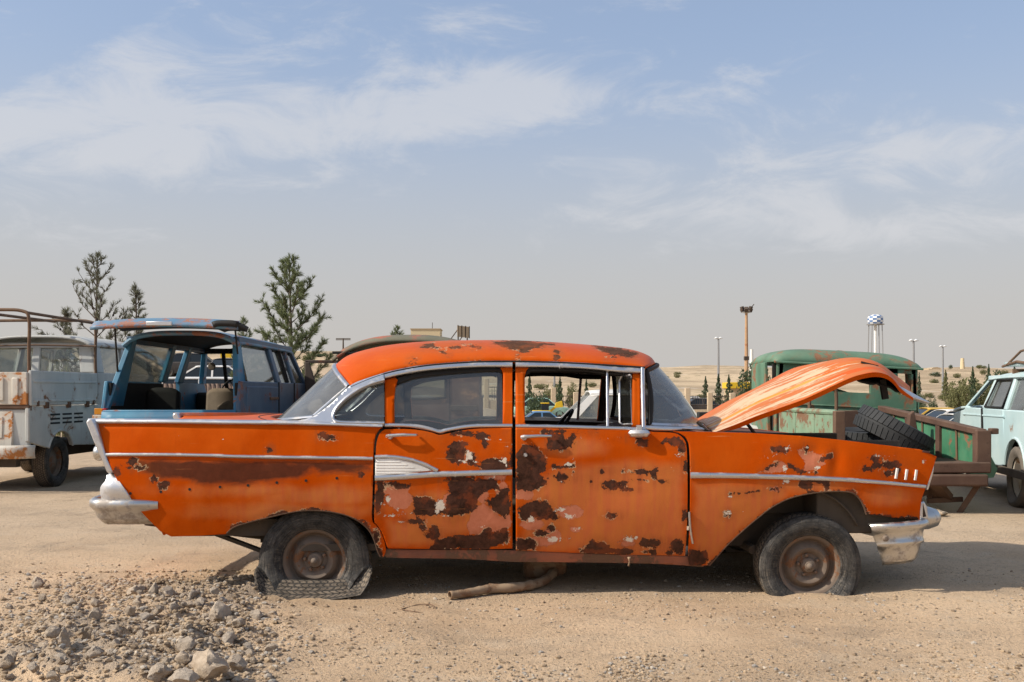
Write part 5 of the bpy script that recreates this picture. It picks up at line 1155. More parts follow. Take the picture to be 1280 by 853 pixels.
# ---- light blue wagon at the right edge
F = Frame(6.02, 9.61, R(-12)); lb = empty('station_wagon', F.o, F.yaw, 'pale light blue wagon with rusty white wheel, cut by the right edge', 'car')
hb, hr, zb, zr = .82, .70, 1.03, 1.40
for s in (1, -1):
    poly = [(-.9, .42)] + arch_pts(.95, .33, .40, 12, .42) + [(1.5, .38), (3.8, .38)] + [(3.88, .5), (3.9, .94), (3.3, 1.0), (3.15, zb), (-.9, zb)]
    mb = MB(); side_poly(poly, s*hb)(mb); mb.build('body_side', M['ltblue'], lb, 30, bevel=.012)
    MB().tube([(s*(hb+.004), y, z) for y, z in arch_pts(.95, .33, .40, 12, .42)], .015, 6).build('arch_lip', M['ltblue'], lb)
    MB().tube([(s*(hb+.008), 1.35, zb-.08), (s*(hb+.008), 3.3, zb-.09)], .012, 6).build('crease', M['ltblue'], lb)
    for y0, y1 in ((1.40, 2.28), (2.32, 3.18)):
        mb = MB(); mb.hexa([(s*(hb-.01), y0, .44), (s*(hb-.01), y1, .44), (s*(hb-.03), y1, .44), (s*(hb-.03), y0, .44), (s*(hb+.012), y0, zb), (s*(hb+.012), y1, zb), (s*(hb-.03), y1, zb), (s*(hb-.03), y0, zb)]); mb.build('door', M['ltblue'], lb, bevel=.012)
    MB().bar((s*(hb+.01), 2.30, .65), (s*(hb+.014), 2.30, zb), .03, .02, (1,0,0)).build('door_gap', M['rubber'], lb)
    for y0, y1, r0, r1 in ((-.9, -.6, -.8, -.6), (.55, .66, .6, .68), (1.32, 1.42, 1.36, 1.44), (2.26, 2.36, 2.16, 2.24), (3.14, 3.26, 2.40, 2.50)):
        mb = MB(); pillar(mb, s, y0, y1, r0, r1, zb, zr, hb, hr, .05); mb.build('pillar', M['ltblue'], lb, bevel=.01)
    MB().bar((s*(hr-.01), -.8, zr), (s*(hr-.01), 2.5, zr), .05, .05).build('roof_rail', M['ltblue'], lb, bevel=.01)
    side_pane('side_window', s, .68, 1.34, .72, 1.38, zb, zr - .02, hb, hr, M['glass_ws'], lb); side_pane('side_window', s, 1.43, 2.24, 1.46, 2.14, zb, zr - .02, hb, hr, M['glass_ws'], lb)
    MB().tube(crom([(s*(hb-.0), 1.45, zb+.02), (s*(hb-.0), 2.22, zb+.02), (s*(hr+.0), 2.13, zr-.03), (s*(hr+.0), 1.48, zr-.03)], 1, True), .014, 6, closed=True).build('window_seal', M['rubber'], lb)
    MB().box(s*hb - .02, s*hb - .06, -.9, 3.3, .32, .40).build('sill', M['under'], lb)
MB().grid(roof_grid(-.85, 2.48, 1.42, .72, .06, .03, 3, .02), 20, 16).build('roof', M['ltblue'], lb, 60, solid=.02)
MB().bar((-.7, 2.45, zr), (.7, 2.45, zr), .05, .05).build('windshield_header', M['ltblue'], lb)
MB().grid(lambda u, v: Vector((lerp(-.80, .80, u), -.90 - .05*math.sin(math.pi*v), lerp(.42, zb, v))), 10, 6).build('tailgate', M['ltblue'], lb, 60, solid=.04)
MB().hexa([(-.74, -.88, zb), (.74, -.88, zb), (.74, -.87, zb), (-.74, -.87, zb), (-.64, -.80, zr), (.64, -.80, zr), (.64, -.79, zr), (-.64, -.79, zr)]).build('rear_window', M['glass_ws'], lb, 0)
for s in (1, -1): side_pane('side_window', s, -.60, .55, -.60, .60, zb, zr - .02, hb, hr, M['glass_ws'], lb)
MB().grid(lambda u, v: Vector((lerp(-.82, .82, u), lerp(3.1, 3.9, v), 1.03 - .06*v*v + .03*math.sin(math.pi*u))), 12, 8).build('hood', M['ltblue'], lb, 60, solid=.03)
MB().box(-.7, .7, 2.85, 3.2, .75, 1.0).build('dashboard', M['dark'], lb, bevel=.04)
for y in (1.2, 2.1): MB().box(-.66, .66, y, y+.12, .55, 1.05).build('seat', M['seat'], lb, bevel=.04)
mb = MB(); mb.box(-.78, .78, -.8, 3.85, .33, .45); mb.build('floor', M['under'], lb); MB().box(-.80, .80, 3.82, 3.9, .42, .95).build('front_panel', M['ltblue'], lb, bevel=.02)
M['white_rim'] = weathered('dirty_white_rim', (.50, .46, .38), (.62, .58, .50), amt=.4, rust=(.24, .11, .05), scale=9, rough=.6, dust=.4)
M['dusty_tyre'] = simple('dusty_tyre', (.15, .125, .10), .9, 0, .4, 14, .002)
for x, y in ((-.74, .95), (.74, .95), (-.72, 3.45), (.72, 3.45)): road_wheel(lb, (x, y, .31), .335, .225, .17, M['dusty_tyre'], M['white_rim'], rotz=math.pi/2 if x > 0 else -math.pi/2, squash=.02)
# roof rack load
rl = empty('roof_rack', F.world((-.2, 1.2, 1.47)), F.yaw, 'bent pale blue roof rack with rusty rails on the light blue wagon', 'rack')
MB().grid(lambda u, v: Vector((lerp(-.45, .5, u), lerp(-.9, .85, v), .04 + .03*math.sin(u*5) + .04*v)), 10, 6).build('tray', M['ltblue'], rl, 60, solid=.05)
for x in (-.46, .5): MB().tube([(x, -.9, .02), (x, .3, .10), (x + .02, .95, .06)], .016, 6).build('rail', M['tube_rust'], rl)
MB().tube([(-.46, .7, .07), (-.40, .35, .22), (-.35, -.2, .25), (-.3, -.8, .12)], .014, 6).build('bent_bar', M['tube_rust'], rl)
for y in (-.7, .5): MB().box(-.44, .48, y, y+.05, -.05, .02).build('foot', M['tube_rust'], rl)

# ---- white saloon seen through the sedan's front window
F = Frame(-.06, 14.6, R(-90)); 
def saloon(name, F, label, paint, L=4.1, H=1.40, W=1.6, cab=(.26, .40, .66, .86), group=None, lod=0, z=0., cat='car', wheels=True, glass=None):
    """y = forward; y=0 rear. cab: fractions of length for rear base, rear roof, front roof, front base"""
    root = empty(name, (F.o.x, F.o.y, z), F.yaw, label, cat, group); hw = W/2; zb = H*.62
    prof = [(0, .30, .62*zb+.05, .88), (.02, .26, zb*.92, .95), (.12, .24, zb*.97, 1), (.30, .22, zb, 1), (.7, .22, zb, 1), (.86, .22, zb*.95, 1), (.97, .25, zb*.84, .96), (1., .32, zb*.70, .88)]
    rings = []
    for t, z0, z1, w in prof:
        y = t*L; rings.append([Vector((-hw*w*.92, y, z0)), Vector((-hw*w, y, lerp(z0, z1, .45))), Vector((-hw*w*.96, y, z1-.03)), Vector((-hw*w*.85, y, z1)), Vector((hw*w*.85, y, z1)), Vector((hw*w*.96, y, z1-.03)), Vector((hw*w, y, lerp(z0, z1, .45))), Vector((hw*w*.92, y, z0))])
    MB().rings(rings, 0, True).build('body', paint, root, 40, bevel=.015)
    a, b, c, d = [x*L for x in cab]; hb, hr = hw*.90, hw*.72
    g = glass or M['dark_glass']
    MB().hexa([(-hb+.02, a+.05, zb-.02), (hb-.02, a+.05, zb-.02), (hb-.02, d-.05, zb-.02), (-hb+.02, d-.05, zb-.02), (-hr+.01, b, H-.05), (hr-.01, b, H-.05), (hr-.01, c, H-.05), (-hr+.01, c, H-.05)]).build('windows', g, root, 0)
    m_ = (b + c) / 2
    for s in (1, -1):
      for q in (0, 1, 2):
        mb = MB()
        if q == 0: pillar(mb, s, a, a+.16, b-.02, b+.10, zb-.02, H-.05, hb, hr, .04)
        if q == 1: pillar(mb, s, m_-.04, m_+.04, m_-.04, m_+.04, zb-.02, H-.05, hb+.006, hr+.006, .03)
        if q == 2: pillar(mb, s, d-.08, d, c-.06, c+.02, zb-.02, H-.05, hb, hr, .04)
        mb.build('pillar', paint, root)
    MB().grid(roof_grid(b-.04, c+.04, H-.055, hr+.015, .05, .02, 3, .02), 12, 10).build('roof', paint, root, 60, solid=.02)
    if wheels:
        for y in (.19*L, .81*L):
            for s in (1, -1): road_wheel(root, (s*(hw-.09), y, .29), .29, .19, .17, rotz=math.pi/2 if s > 0 else -math.pi/2)
    mb = MB()
    for y in (-.04, L-.02): MB().box(-hw*.93, hw*.93, y, y+.06, .36, .46).build('bumper', M['inner'], root, bevel=.01)
    return root
wsal = saloon('saloon_car', F, 'white saloon standing beyond the sedan, seen through its open front window', M['white_car'], 4.3, 1.26, 1.6, (.17, .28, .565, .64), glass=M['glass_ws'])
MB().box(.80, .97, 2.62, 2.78, .86, .95).build('door_mirror', M['rubber'], wsal, bevel=.01)
# ------------------------------------------------------------------ pipe, rubble, gravel
def gpt(px, py, dz=0.):
    p = ground_at(px, py)
    for _ in range(3): p = ground_at(px, py, gz(p.x, p.y))
    return p + Vector((0, 0, dz))
pr = empty('exhaust_pipe', gpt(620, 742), 0, 'bent rusty exhaust pipe with crushed silencer lying under the sedan', 'pipe')
pl_ = Vector(pr.location)
q = [gpt(562, 750, .028), gpt(580, 748, .028), gpt(600, 745, .032), gpt(613, 743, .034)]
pts = [p - pl_ for p in crom(q, 5)]
MB().tube(pts, [lerp(.021, .026, i/(len(pts)-1)) + .002*math.sin(i*2.1) for i in range(len(pts))], 14, caps=False).build('tail_pipe', M['pipe'], pr, 60, solid=.004)
q = [gpt(611, 743, .034), gpt(640, 742, .036), gpt(662, 739, .036), gpt(680, 734, .04), gpt(690, 729, .06), gpt(695, 724, .08)]
pts = [p - pl_ for p in crom(q, 6)]
MB().tube(pts, [.029 + (.004 if i % 6 == 0 else 0) + .002*math.sin(i*1.7) for i in range(len(pts))], 14).build('down_pipe', M['pipe'], pr, 60)
c0 = gpt(655, 726, .085) - pl_; c1 = gpt(706, 724, .10) - pl_
MB().tube([c0.lerp(c1, t) for t in (0, .02, .1, .5, .9, .98, 1)], [.03, .062, .074, .076, .074, .062, .03], 16).build('silencer', M['pipe'], pr, 60)

def rock_mat():
    m, nt, out = new_mat('pale_rock'); g = nd(nt, 'ShaderNodeTexCoord').outputs['Object']; oi = nd(nt, 'ShaderNodeObjectInfo')
    n1 = noise_n(nt, g, 3, 8, .65); n2 = noise_n(nt, g, 16, 6, .7)
    col = mixc(nt, sstep(nt, n1, .3, .7), (.43, .335, .24), (.60, .485, .365)); col = mixc(nt, sstep(nt, n2, .55, .75, 0, .5), col, (.33, .25, .17))
    col = mixc(nt, mth(nt, 'MULTIPLY', oi.outputs['Random'], .35), col, (.52, .47, .41))
    pbsdf(nt, out, **{'Base Color': col, 'Roughness': .95, 'Specular IOR Level': .15, 'Normal': bump(nt, mth(nt, 'ADD', n1, mth(nt, 'MULTIPLY', n2, .5)), .016)})
    return m
M['rock'] = rock_mat()
def rock_mesh(seed, sub=3):
    bm = bmesh.new(); bmesh.ops.create_icosphere(bm, subdivisions=sub, radius=1)
    r = random.Random(seed); planes = [(Vector((r.uniform(-1,1), r.uniform(-1,1), r.uniform(-1,1))).normalized(), r.uniform(.45, .8)) for _ in range(13)]
    for v in bm.verts:
        p = v.co.copy()
        for n_, d in planes:
            e = p.dot(n_) - d
            if e > 0: p -= n_ * e * .92
        p *= 1 + .22 * mnoise.fractal(p * 2.3 + Vector((seed, 0, 0)), .8, 2.1, 5) + .07 * mnoise.noise(p * 6)
        v.co = p
    me = bpy.data.meshes.new('rock'); 
    for f in bm.faces: f.smooth = True
    bm.to_mesh(me); bm.free(); me.set_sharp_from_angle(angle=R(38)); me.materials.append(M['rock']); return me
RM = [rock_mesh(i, 3) for i in range(7)]
rr = random.Random(21)
def rock(px, py, w, h, label, group=None, deep=.25, sy=None):
    p = gpt(px, py); s = p.y / FPX
    o = bpy.data.objects.new('rock', RM[rr.randrange(7)]); COL.objects.link(o)
    sx, sz = w*s/2*1.25, h*s/2*1.3; o.scale = (sx, (sx*.8 if sy is None else sy), sz)
    o.rotation_euler = (rr.uniform(-.25, .25), rr.uniform(-.25, .25), rr.uniform(0, 6.28)); o.location = p + Vector((0, 0, sz * (1 - deep) * .85))
    return setp(o, label, 'rock', group)
big = [(170,745,24,15,'pointed pale rock beside a darker spike at the back of the rubble'),(193,743,13,16,'small upright spike of rock at the back of the rubble'),
 (96,787,46,14,'long flat slab of rock lying across the left rubble'),(118,778,15,22,'dark upright rock behind the end of the flat slab'),(66,795,22,14,'rough rock under the left end of the flat slab'),
 (80,812,17,26,'tall narrow rock in front of the flat slab'),(54,815,28,13,'tilted thin slab at the far left of the rubble'),(163,768,17,11,'blocky pale rock in the middle of the rubble'),
 (182,777,24,13,'wide pale rock right of the blocky one in mid rubble'),(142,766,13,8,'small pale stone left of the blocky rock in mid rubble'),(124,796,11,8,'whitish round stone below the flat slab'),
 (118,819,20,12,'low rounded rock in the hollow at the left'),(275,774,30,25,'large lumpy rock high on the right heap, near the tyre'),(234,813,24,18,'domed rock above the biggest boulder of the heap'),
 (227,828,25,14,'smooth oval rock left of the biggest boulder'),(263,842,54,32,'biggest boulder of the rubble heap, at the bottom edge'),(297,838,27,20,'angular rock leaning against the biggest boulder'),
 (231,851,40,17,'flat topped rock below the biggest boulder'),(198,848,28,20,'grey rock at the bottom edge left of the flat topped rock'),(312,822,16,12,'small square rock right of the leaning angular rock'),
 (110,800,14,18,'squat dark rock beside the whitish round stone'),(286,802,20,12,'tan rock below the large lumpy rock')]
for px, py, w, h, lab in big: rock(px, py, w, h, lab)
for i in range(230):
    t = rr.random()
    if t < .5: px, py = rr.gauss(258, 38), rr.gauss(800, 34)
    elif t < .8: px, py = rr.gauss(110, 45), rr.gauss(795, 28)
    elif t < .9: px, py = rr.gauss(190, 50), rr.gauss(748, 10)
    else: px, py = rr.uniform(0, 90), rr.uniform(818, 852)
    if px < -5 or px > 345 or py < 733 or py > 856: continue
    w = 6 + 13 * rr.random() ** 2.4; rock(px, py, w, w * rr.uniform(.55, .85), 'small broken stone scattered through the rubble heap left of the flat rear tyre', 'small stones of the rubble heap')
for px, py, w, h, lab in ((1172, 645, 26, 9, 'pale flat stone on the ground beneath the green truck bed'), (1153, 650, 12, 6, 'small pale stone behind the chrome front bumper')): rock(px, py, w, h, lab)
wl_ = MB(); wc = gpt(523, 762, .006)
wl_.tube([Vector((.085*math.cos(t) + .012*math.sin(3*t), .10*math.sin(t), .006*math.sin(2*t))) for t in [i*.29 for i in range(20)]], .0028, 5)
o = wl_.build('wire_loop', M['tube_rust'], None); o.location = wc; setp(o, 'thin rusty wire loop lying on the ground left of the exhaust pipe', 'wire')
# gravel and crumbs of earth: too many to count
ico = bmesh.new(); bmesh.ops.create_icosphere(ico, subdivisions=1, radius=1); IV = [v.co.copy() for v in ico.verts]; IF = [tuple(v.index for v in f.verts) for f in ico.faces]; ico.free()
def gravel(name, n, gen, label, mat):
    vs, fs = [], []
    for i in range(n):
        x, y, s = gen(); b = len(vs); z = gz(x, y); a = rr.uniform(0, 6.28); ca, sa = math.cos(a), math.sin(a); sx, sy_, sz = s*rr.uniform(.7, 1.4), s*rr.uniform(.6, 1.1), s*rr.uniform(.4, .8)
        for p in IV:
            k = rr.uniform(.8, 1.15); q = (p.x*sx*k, p.y*sy_*k, p.z*sz*k); vs.append((x + q[0]*ca - q[1]*sa, y + q[0]*sa + q[1]*ca, z + q[2] + sz*.35))
        fs += [(f[0]+b, f[1]+b, f[2]+b) for f in IF]
    me = bpy.data.meshes.new(name); me.from_pydata(vs, [], fs)
    return setp(link_mesh(name, me, mat), label, 'gravel', kind='stuff')
def gen_all():
    while True:
        px, py = rr.uniform(-30, 1310), 700 + 160 * rr.random() ** .8
        if rr.random() < .10: px, py = rr.gauss(800, 22), rr.uniform(790, 862)
        p = ground_at(px, py)
        if mnoise.noise(Vector((p.x*1.3, p.y*1.3, 0))) + .35 < rr.random(): continue
        return p.x, p.y, .0025 + .011 * rr.random() ** 7
def gen_heap():
    t = rr.random()
    if t < .55: px, py = rr.gauss(255, 50), rr.gauss(798, 38)
    elif t < .85: px, py = rr.gauss(95, 60), rr.gauss(795, 36)
    else: px, py = rr.gauss(200, 75), rr.gauss(742, 10)
    py = min(max(py, 715), 862); p = ground_at(px, py)
    return p.x, p.y, .0035 + .016 * rr.random() ** 3.6
def gravel_mat():
    m, nt, out = new_mat('gravel_stone'); isl = nd(nt, 'ShaderNodeNewGeometry').outputs['Random Per Island']; g = nd(nt, 'ShaderNodeTexCoord').outputs['Object']
    r = nd(nt, 'ShaderNodeValToRGB', {0: isl}); e = r.color_ramp.elements
    e[0].color = (.17, .125, .085, 1); e[1].color = (.56, .47, .36, 1); e.new(.35).color = (.36, .265, .17, 1); e.new(.65).color = (.47, .355, .235, 1); e.new(.88).color = (.33, .31, .28, 1)
    pbsdf(nt, out, **{'Base Color': mixc(nt, sstep(nt, noise_n(nt, g, 120, 4), .4, .7, 0, .5), r.outputs[0], (.28, .21, .14)), 'Roughness': .95, 'Specular IOR Level': .15})
    return m
M['gravel'] = gravel_mat()
gravel('gravel', 13000, gen_all, 'fine gravel strewn over the dry yard in front of the sedan', M['gravel'])
gravel('rubble_crumbs', 16000, gen_heap, 'crumbled earth and chippings between the rubble rocks', M['gravel'])

# ------------------------------------------------------------------ trees
def leaf_mat(name, a, b, tr=.42):
    m, nt, out = new_mat(name); isl = nd(nt, 'ShaderNodeNewGeometry').outputs['Random Per Island']
    col = mixc(nt, isl, a, b)
    d = nd(nt, 'ShaderNodeBsdfPrincipled', {'Base Color': col, 'Roughness': .7, 'Specular IOR Level': .2}); t = nd(nt, 'ShaderNodeBsdfTranslucent', {'Color': col})
    x = nd(nt, 'ShaderNodeMixShader', {0: tr, 1: d.outputs[0], 2: t.outputs[0]}); nt.links.new(x.outputs[0], out.inputs[0]); return m
M['needle'] = leaf_mat('pine_needles', (.12, .15, .07), (.25, .28, .14)); M['needle2'] = leaf_mat('grey_pine_needles', (.12, .125, .085), (.23, .23, .16)); M['leaf'] = leaf_mat('olive_leaves', (.13, .14, .055), (.26, .25, .12)); M['leaf_dark'] = leaf_mat('dark_leaves', (.06, .09, .05), (.13, .16, .085))
M['bark'] = simple('pine_bark', (.10, .075, .055), .9, 0, .4, 30, .004); M['cone'] = simple('pine_cone', (.045, .032, .024), .9)
def pine(name, px, d, top, width, label, seed, mat, dens=1., gap=0., cones=False):
    r = random.Random(seed); x = (px - CX)/FPX*d; z0 = gz(x, d) - .05; zt = HC + (HY - top)/FPX*d; H = zt - z0
    root = empty(name, (x, d, z0), 0, label, 'tree', 'young pines behind the wrecks')
    tr = MB(); pts = [Vector((.05*math.sin(t*3+seed), .03*math.sin(t*2), H*t)) for t in [i/10 for i in range(11)]]
    tr.tube(pts, [lerp(.07, .010, i/10) for i in range(11)], 8)
    vs, fs = [], []; cn = MB()
    rv = lambda: Vector((r.gauss(0,1), r.gauss(0,1), r.gauss(0,1)))
    def twig(a, b, nn):
        tr.tube([a, b], [.006, .003], 4, caps=False); dr = (b - a).normalized()
        for i in range(nn):
            c = a.lerp(b, .25 + .8*r.random()); v = (dr*.9 + rv().normalized()*.75 + Vector((0,0,.15))).normalized(); sd_ = v.cross(rv()).normalized() * r.uniform(.004, .0065)
            e = c + v*r.uniform(.07, .125); k = len(vs); vs.extend([c - sd_, c + sd_, e + sd_*.4, e - sd_*.4]); fs.append((k, k+1, k+2, k+3))
    nb = int(H*11)
    for i in range(nb):
        t = .15 + .84*(i + r.random())/nb; az = i*2.4 + r.uniform(-.5, .5)
        if r.random() < gap: continue
        L = width*.5*((1 - t)**.75*1.25 + .10)*(1 if t > .42 else .5 + 1.2*t)*r.uniform(.6, 1.15)
        p0 = Vector((pts[int(t*10)].x, pts[int(t*10)].y, H*t)); dd = Vector((math.cos(az), math.sin(az), .45 + .6*t)).normalized()
        p1 = p0 + dd*L*.5; p2 = p1 + (dd + Vector((0,0,.55))).normalized()*L*.55; tr.tube([p0, p1, p2], [.016, .010, .005], 5)
        k = max(4, int(15*dens*L/(width*.5)))
        for j in range(k):
            f = .28 + .72*(j + r.random())/k; c = p0.lerp(p1, f*2) if f < .5 else p1.lerp(p2, f*2 - 1)
            dv = (dd*.8 + rv()*.55 + Vector((0,0,.55))).normalized(); e = c + dv*r.uniform(.10, .20)*(1.25 - .5*t); twig(c, e, int(30*dens**.4))
            if cones and r.random() < .14: cn.lathe([(.0001,-.035),(.022,-.02),(.026,.0),(.014,.03),(.0001,.04)], c + dv*.03, 'z', 6)
    for q in range(5): twig(pts[-1] + Vector((0,0,-.12*q)), pts[-1] + Vector((r.gauss(0,.04), r.gauss(0,.04), .14 - .10*q)), 40)
    tr.build('trunk', M['bark'], root, 60)
    me = bpy.data.meshes.new('crown'); me.from_pydata(vs, [], fs); link_mesh('crown', me, mat, root)
    if cones and cn.v: cn.build('cone_cluster', M['cone'], root, 60)['kind'] = 'stuff'
    return root
pine('pine_tree', 118, 24, 325, 3.0, 'thin grey green pine with cones, rising left of the blue wagon roof', 5, M['needle2'], .85, .12, True)
pine('pine_tree', 364, 24, 327, 2.6, 'young green pine rising between the blue wagon and brown truck', 14, M['needle'], 1.7, .02)
pine('pine_tree', 168, 27, 362, 1.2, 'small sparse pine just right of the coned pine', 31, M['needle2'], .8, .1, True)
pine('pine_tree', 82, 27, 392, 1.2, 'low pine showing over the white pickup cab', 41, M['needle2'], .8, .1)
pine('pine_tree', 305, 30, 404, 1.3, 'tip of a small pine peeping over the blue wagon roof', 51, M['needle'], 1., .1)
pine('pine_tree', 495, 40, 412, 1.6, 'pine tip showing above the olive truck roof', 61, M['needle'], 1., .1)

def bush_mesh(seed, kind, n=1500):
    r = random.Random(seed); vs, fs = [], []
    for i in range(n):
        if kind == 'cone':
            t = r.random() ** 1.4; a = r.uniform(0, 6.28); lay = .75 + .25*math.sin(t*38); rad = .33*(1 - t)**.8*(.35 + .65*r.random()**.5)*lay*(1 + .25*math.sin(a*3 + t*9)); c = Vector((rad*math.cos(a), rad*math.sin(a), .06 + .94*t)); s = .035
        else:
            while True:
                c = Vector((r.uniform(-1,1), r.uniform(-1,1), r.uniform(-1,1)))
                q = c.length
                if q < 1 and mnoise.noise(c*2.3 + Vector((seed, 0, 0))) + .25 > (q - .55)*1.3 - r.random()*.2: break
            c = Vector((c.x*.55, c.y*.55, .52 + c.z*.48)); s = .038
        u_ = Vector((r.gauss(0,1), r.gauss(0,1), r.gauss(0,1))).normalized(); w_ = u_.cross(Vector((r.gauss(0,1), r.gauss(0,1), r.gauss(0,1)))).normalized()
        s *= r.uniform(.6, 1.3); k = len(vs); vs += [c - u_*s, c + w_*s*.5, c + u_*s, c - w_*s*.5]; fs.append((k, k+1, k+2, k+3))
    me = bpy.data.meshes.new('crown'); me.from_pydata(vs, [], fs); return me
trunk_me = MB().tube([(0,0,0),(.01,0,.3),(0,.01,.7)], [.022,.016,.006], 6).build('trunk', M['bark'], None).data
bpy.data.objects.remove(bpy.data.objects['trunk.006'] if 'trunk.006' in bpy.data.objects else [o for o in bpy.data.objects if o.data == trunk_me][0])
BK = {('cone', m): bush_mesh(3, 'cone') for m in ('leaf_dark', 'leaf')}; BK.update({('round', m): bush_mesh(9, 'round', 2200) for m in ('leaf_dark', 'leaf')})
for (k, m), me in BK.items(): me.materials.append(M[m])
def far_tree(px, top, d, wpx, kind, mat, label, seed=0):
    x = (px - CX)/FPX*d; z0 = gz(x, d) - .12; H = max(.6, HC + (HY - top)/FPX*d - z0)
    root = empty('tree', (x, d, z0), seed*1.7, label, 'tree', 'distant trees on the plain'); W_ = wpx/FPX*d
    for nm, me in (('trunk', trunk_me), ('crown', BK[(kind, mat)])):
        o = bpy.data.objects.new(nm, me); COL.objects.link(o); o.parent = root; o.scale = (W_/(.62 if kind == 'cone' else 1.05), W_/(.62 if kind == 'cone' else 1.05), H)
FT = [(882,471,98,15,'cone','leaf_dark','leftmost of three dark cypresses behind the pillared fence'),(898,468,98,16,'cone','leaf_dark','middle of three dark cypresses, in front of the grey lamp post'),(911,469,96,17,'cone','leaf_dark','rightmost of three dark cypresses behind the pillared fence'),
 (943,452,75,44,'round','leaf_dark','broad dark round tree behind the floodlight mast and hood'),(662,468,70,16,'cone','leaf_dark','dark conifer at the left of the sedan front window'),(700,472,74,17,'cone','leaf_dark','dark conifer in the middle of the sedan front window'),(690,479,90,26,'round','leaf','olive bush left of the middle conifer in the front window'),(716,477,90,18,'round','leaf','olive bush between conifer and white car in the front window'),(733,474,78,13,'cone','leaf_dark','conifer above the white saloon roof'),(652,486,66,22,'round','leaf_dark','dark bush low at the left of the front window'),(673,489,64,30,'round','leaf_dark','dark hedge bush behind the yellow loader'),
 (1216,459,84,17,'cone','leaf_dark','tall conifer rising from the olive clump on the right bank'),(1212,471,86,58,'round','leaf','big olive green clump on the right bank'),(1198,475,82,34,'round','leaf','left half of the olive clump on the right bank'),(1248,462,92,38,'round','leaf_dark','dark tree behind the light blue wagon pillar'),(1236,456,110,14,'cone','leaf_dark','conifer left of the dark tree behind the light blue wagon'),(1268,458,110,18,'cone','leaf_dark','conifer above the light blue wagon roof'),
 (1182,463,120,13,'cone','leaf','pale conifer by the ruined wall on the right bank'),(1149,466,100,10,'cone','leaf_dark','thin conifer right beside the green cab'),(1165,496,60,16,'round','leaf_dark','dark shrub above the parked cars right of the hood tip'),(1188,492,60,10,'cone','leaf','slim sapling on the bare slope of the right bank'),(1153,492,64,9,'round','leaf_dark','small shrub just right of the hood tip'),
 (1120,470,75,26,'round','leaf','olive tree seen through the green cab window'),(405,470,50,30,'round','leaf_dark','dark bush seen through the open blue door'),(206,440,40,22,'cone','leaf_dark','conifer on the slope seen through the blue wagon'),(30,447,48,16,'round','leaf','bush beside the white pickup seen through the crew cab'),(176,446,22.5,34,'round','leaf','leafy olive shrub seen through the left window of the blue wagon'),(75,452,22.5,40,'round','leaf','leafy olive shrub behind the crew cab rear window')]
for i, (px, top, d, w, k, m, lab) in enumerate(FT): far_tree(px, top, d, w, k, m, lab, i)

for i in range(45):
    px_ = rr.choice([rr.uniform(640, 950), rr.uniform(1140, 1280), rr.uniform(200, 440)]); d_ = rr.uniform(95, 330); w_ = rr.uniform(.9, 2.6)/d_*FPX
    x_ = (px_-CX)/FPX*d_; far_tree(px_, HY - (gz(x_, d_) + rr.uniform(.5, 1.1) - HC)/d_*FPX, d_, w_, 'round', rr.choice(['leaf', 'leaf_dark']), 'low desert scrub bush dotted on the bare far slopes', i)
    COL.objects[-1].parent['group'] = 'scrub bushes on the far slopes'
# ------------------------------------------------------------------ masts, water tower, walls, buildings
M['galv'] = simple('galvanised', (.30, .30, .30), .5, .3); M['cream'] = simple('cream_render', (.62, .50, .31), .9); M['cream_dark'] = simple('dark_cream_render', (.44, .34, .22), .9); M['white_paint'] = simple('white_paint', (.74, .74, .72), .5); M['check_blue'] = simple('blue_paint', (.10, .19, .38), .5); M['yellow'] = simple('yellow_paint', (.66, .43, .02), .5); M['beige_wall'] = simple('beige_wall', (.55, .43, .29), .9); M['orange_pole'] = weathered('rust_orange_pole', (.42, .24, .12), (.50, .32, .18), amt=.4, rust=(.22, .09, .04), scale=1.5)  # includes a darker cream render for walls, coping and boards
def pole(px, top, d, r, label, name='lamp_post', mat='galv', head='lamp'):
    x = (px - CX)/FPX*d; z0 = gz(x, d); H = HC + (HY - top)/FPX*d - z0
    root = empty(name, (x, d, z0), 0, label, 'pole' if head == 'none' else 'lamp')
    MB().tube([(0,0,0), (0,0,H)], [r*1.3, r*.8], 8).build('pole', M[mat], root)
    if head == 'lamp':
        MB().box(-.28, .28, -.06, .06, H, H+.08).build('cross_arm', M['galv'], root, bevel=.02)
        for s in (-.25, .25): MB().grid(lambda u, v: Vector((s + lerp(-.2, .2, u), lerp(-.12, .12, v), H + .06 + .16*math.sin(math.pi*u)*math.sin(math.pi*v))), 6, 4).build('lamp_head', M['white_paint'], root, 60, solid=.06)
    if head == 'flood':
        MB().lathe([(.1, H-.1), (.6, H), (.6, H+.08), (.1, H+.1)], (0,0,0), 'z', 16).build('head_ring', M['galv'], root)
        for i in range(6):
            a = i*1.047 + .3; c = Vector((math.cos(a)*.6, math.sin(a)*.6, H + .3 + .25*(i % 2))); mm = Matrix.Translation(c) @ Matrix.Rotation(a, 4, 'Z') @ Matrix.Rotation(R(25), 4, 'Y')
            MB().box(-.16, .18, -.26, .26, -.24, .24, M=mm).build('floodlight', M['inner'], root, bevel=.04)
        MB().bar((.5,0,H+.5), (1.0,0,H+1.1), .1, .1).build('bracket', M['inner'], root)
        MB().box(-.3, .3, -.25, .25, H*.43, H*.43+.5).build('control_box', M['inner'], root, bevel=.03)
    return root
pole(933, 391, 130, .22, 'tall rust orange floodlight mast with clustered lamps behind the hood', 'floodlight_mast', 'orange_pole', 'flood')
pole(939.5, 437, 125, .26, 'plain white pole standing beside the floodlight mast', 'pole', 'white_paint', 'none')
pole(898, 424, 115, .13, 'grey twin lamp post above the dark cypresses'); pole(1142, 427, 100, .12, 'grey lamp post just right of the green cab'); pole(1178.5, 434, 130, .13, 'grey lamp post above the ruined wall on the right bank')
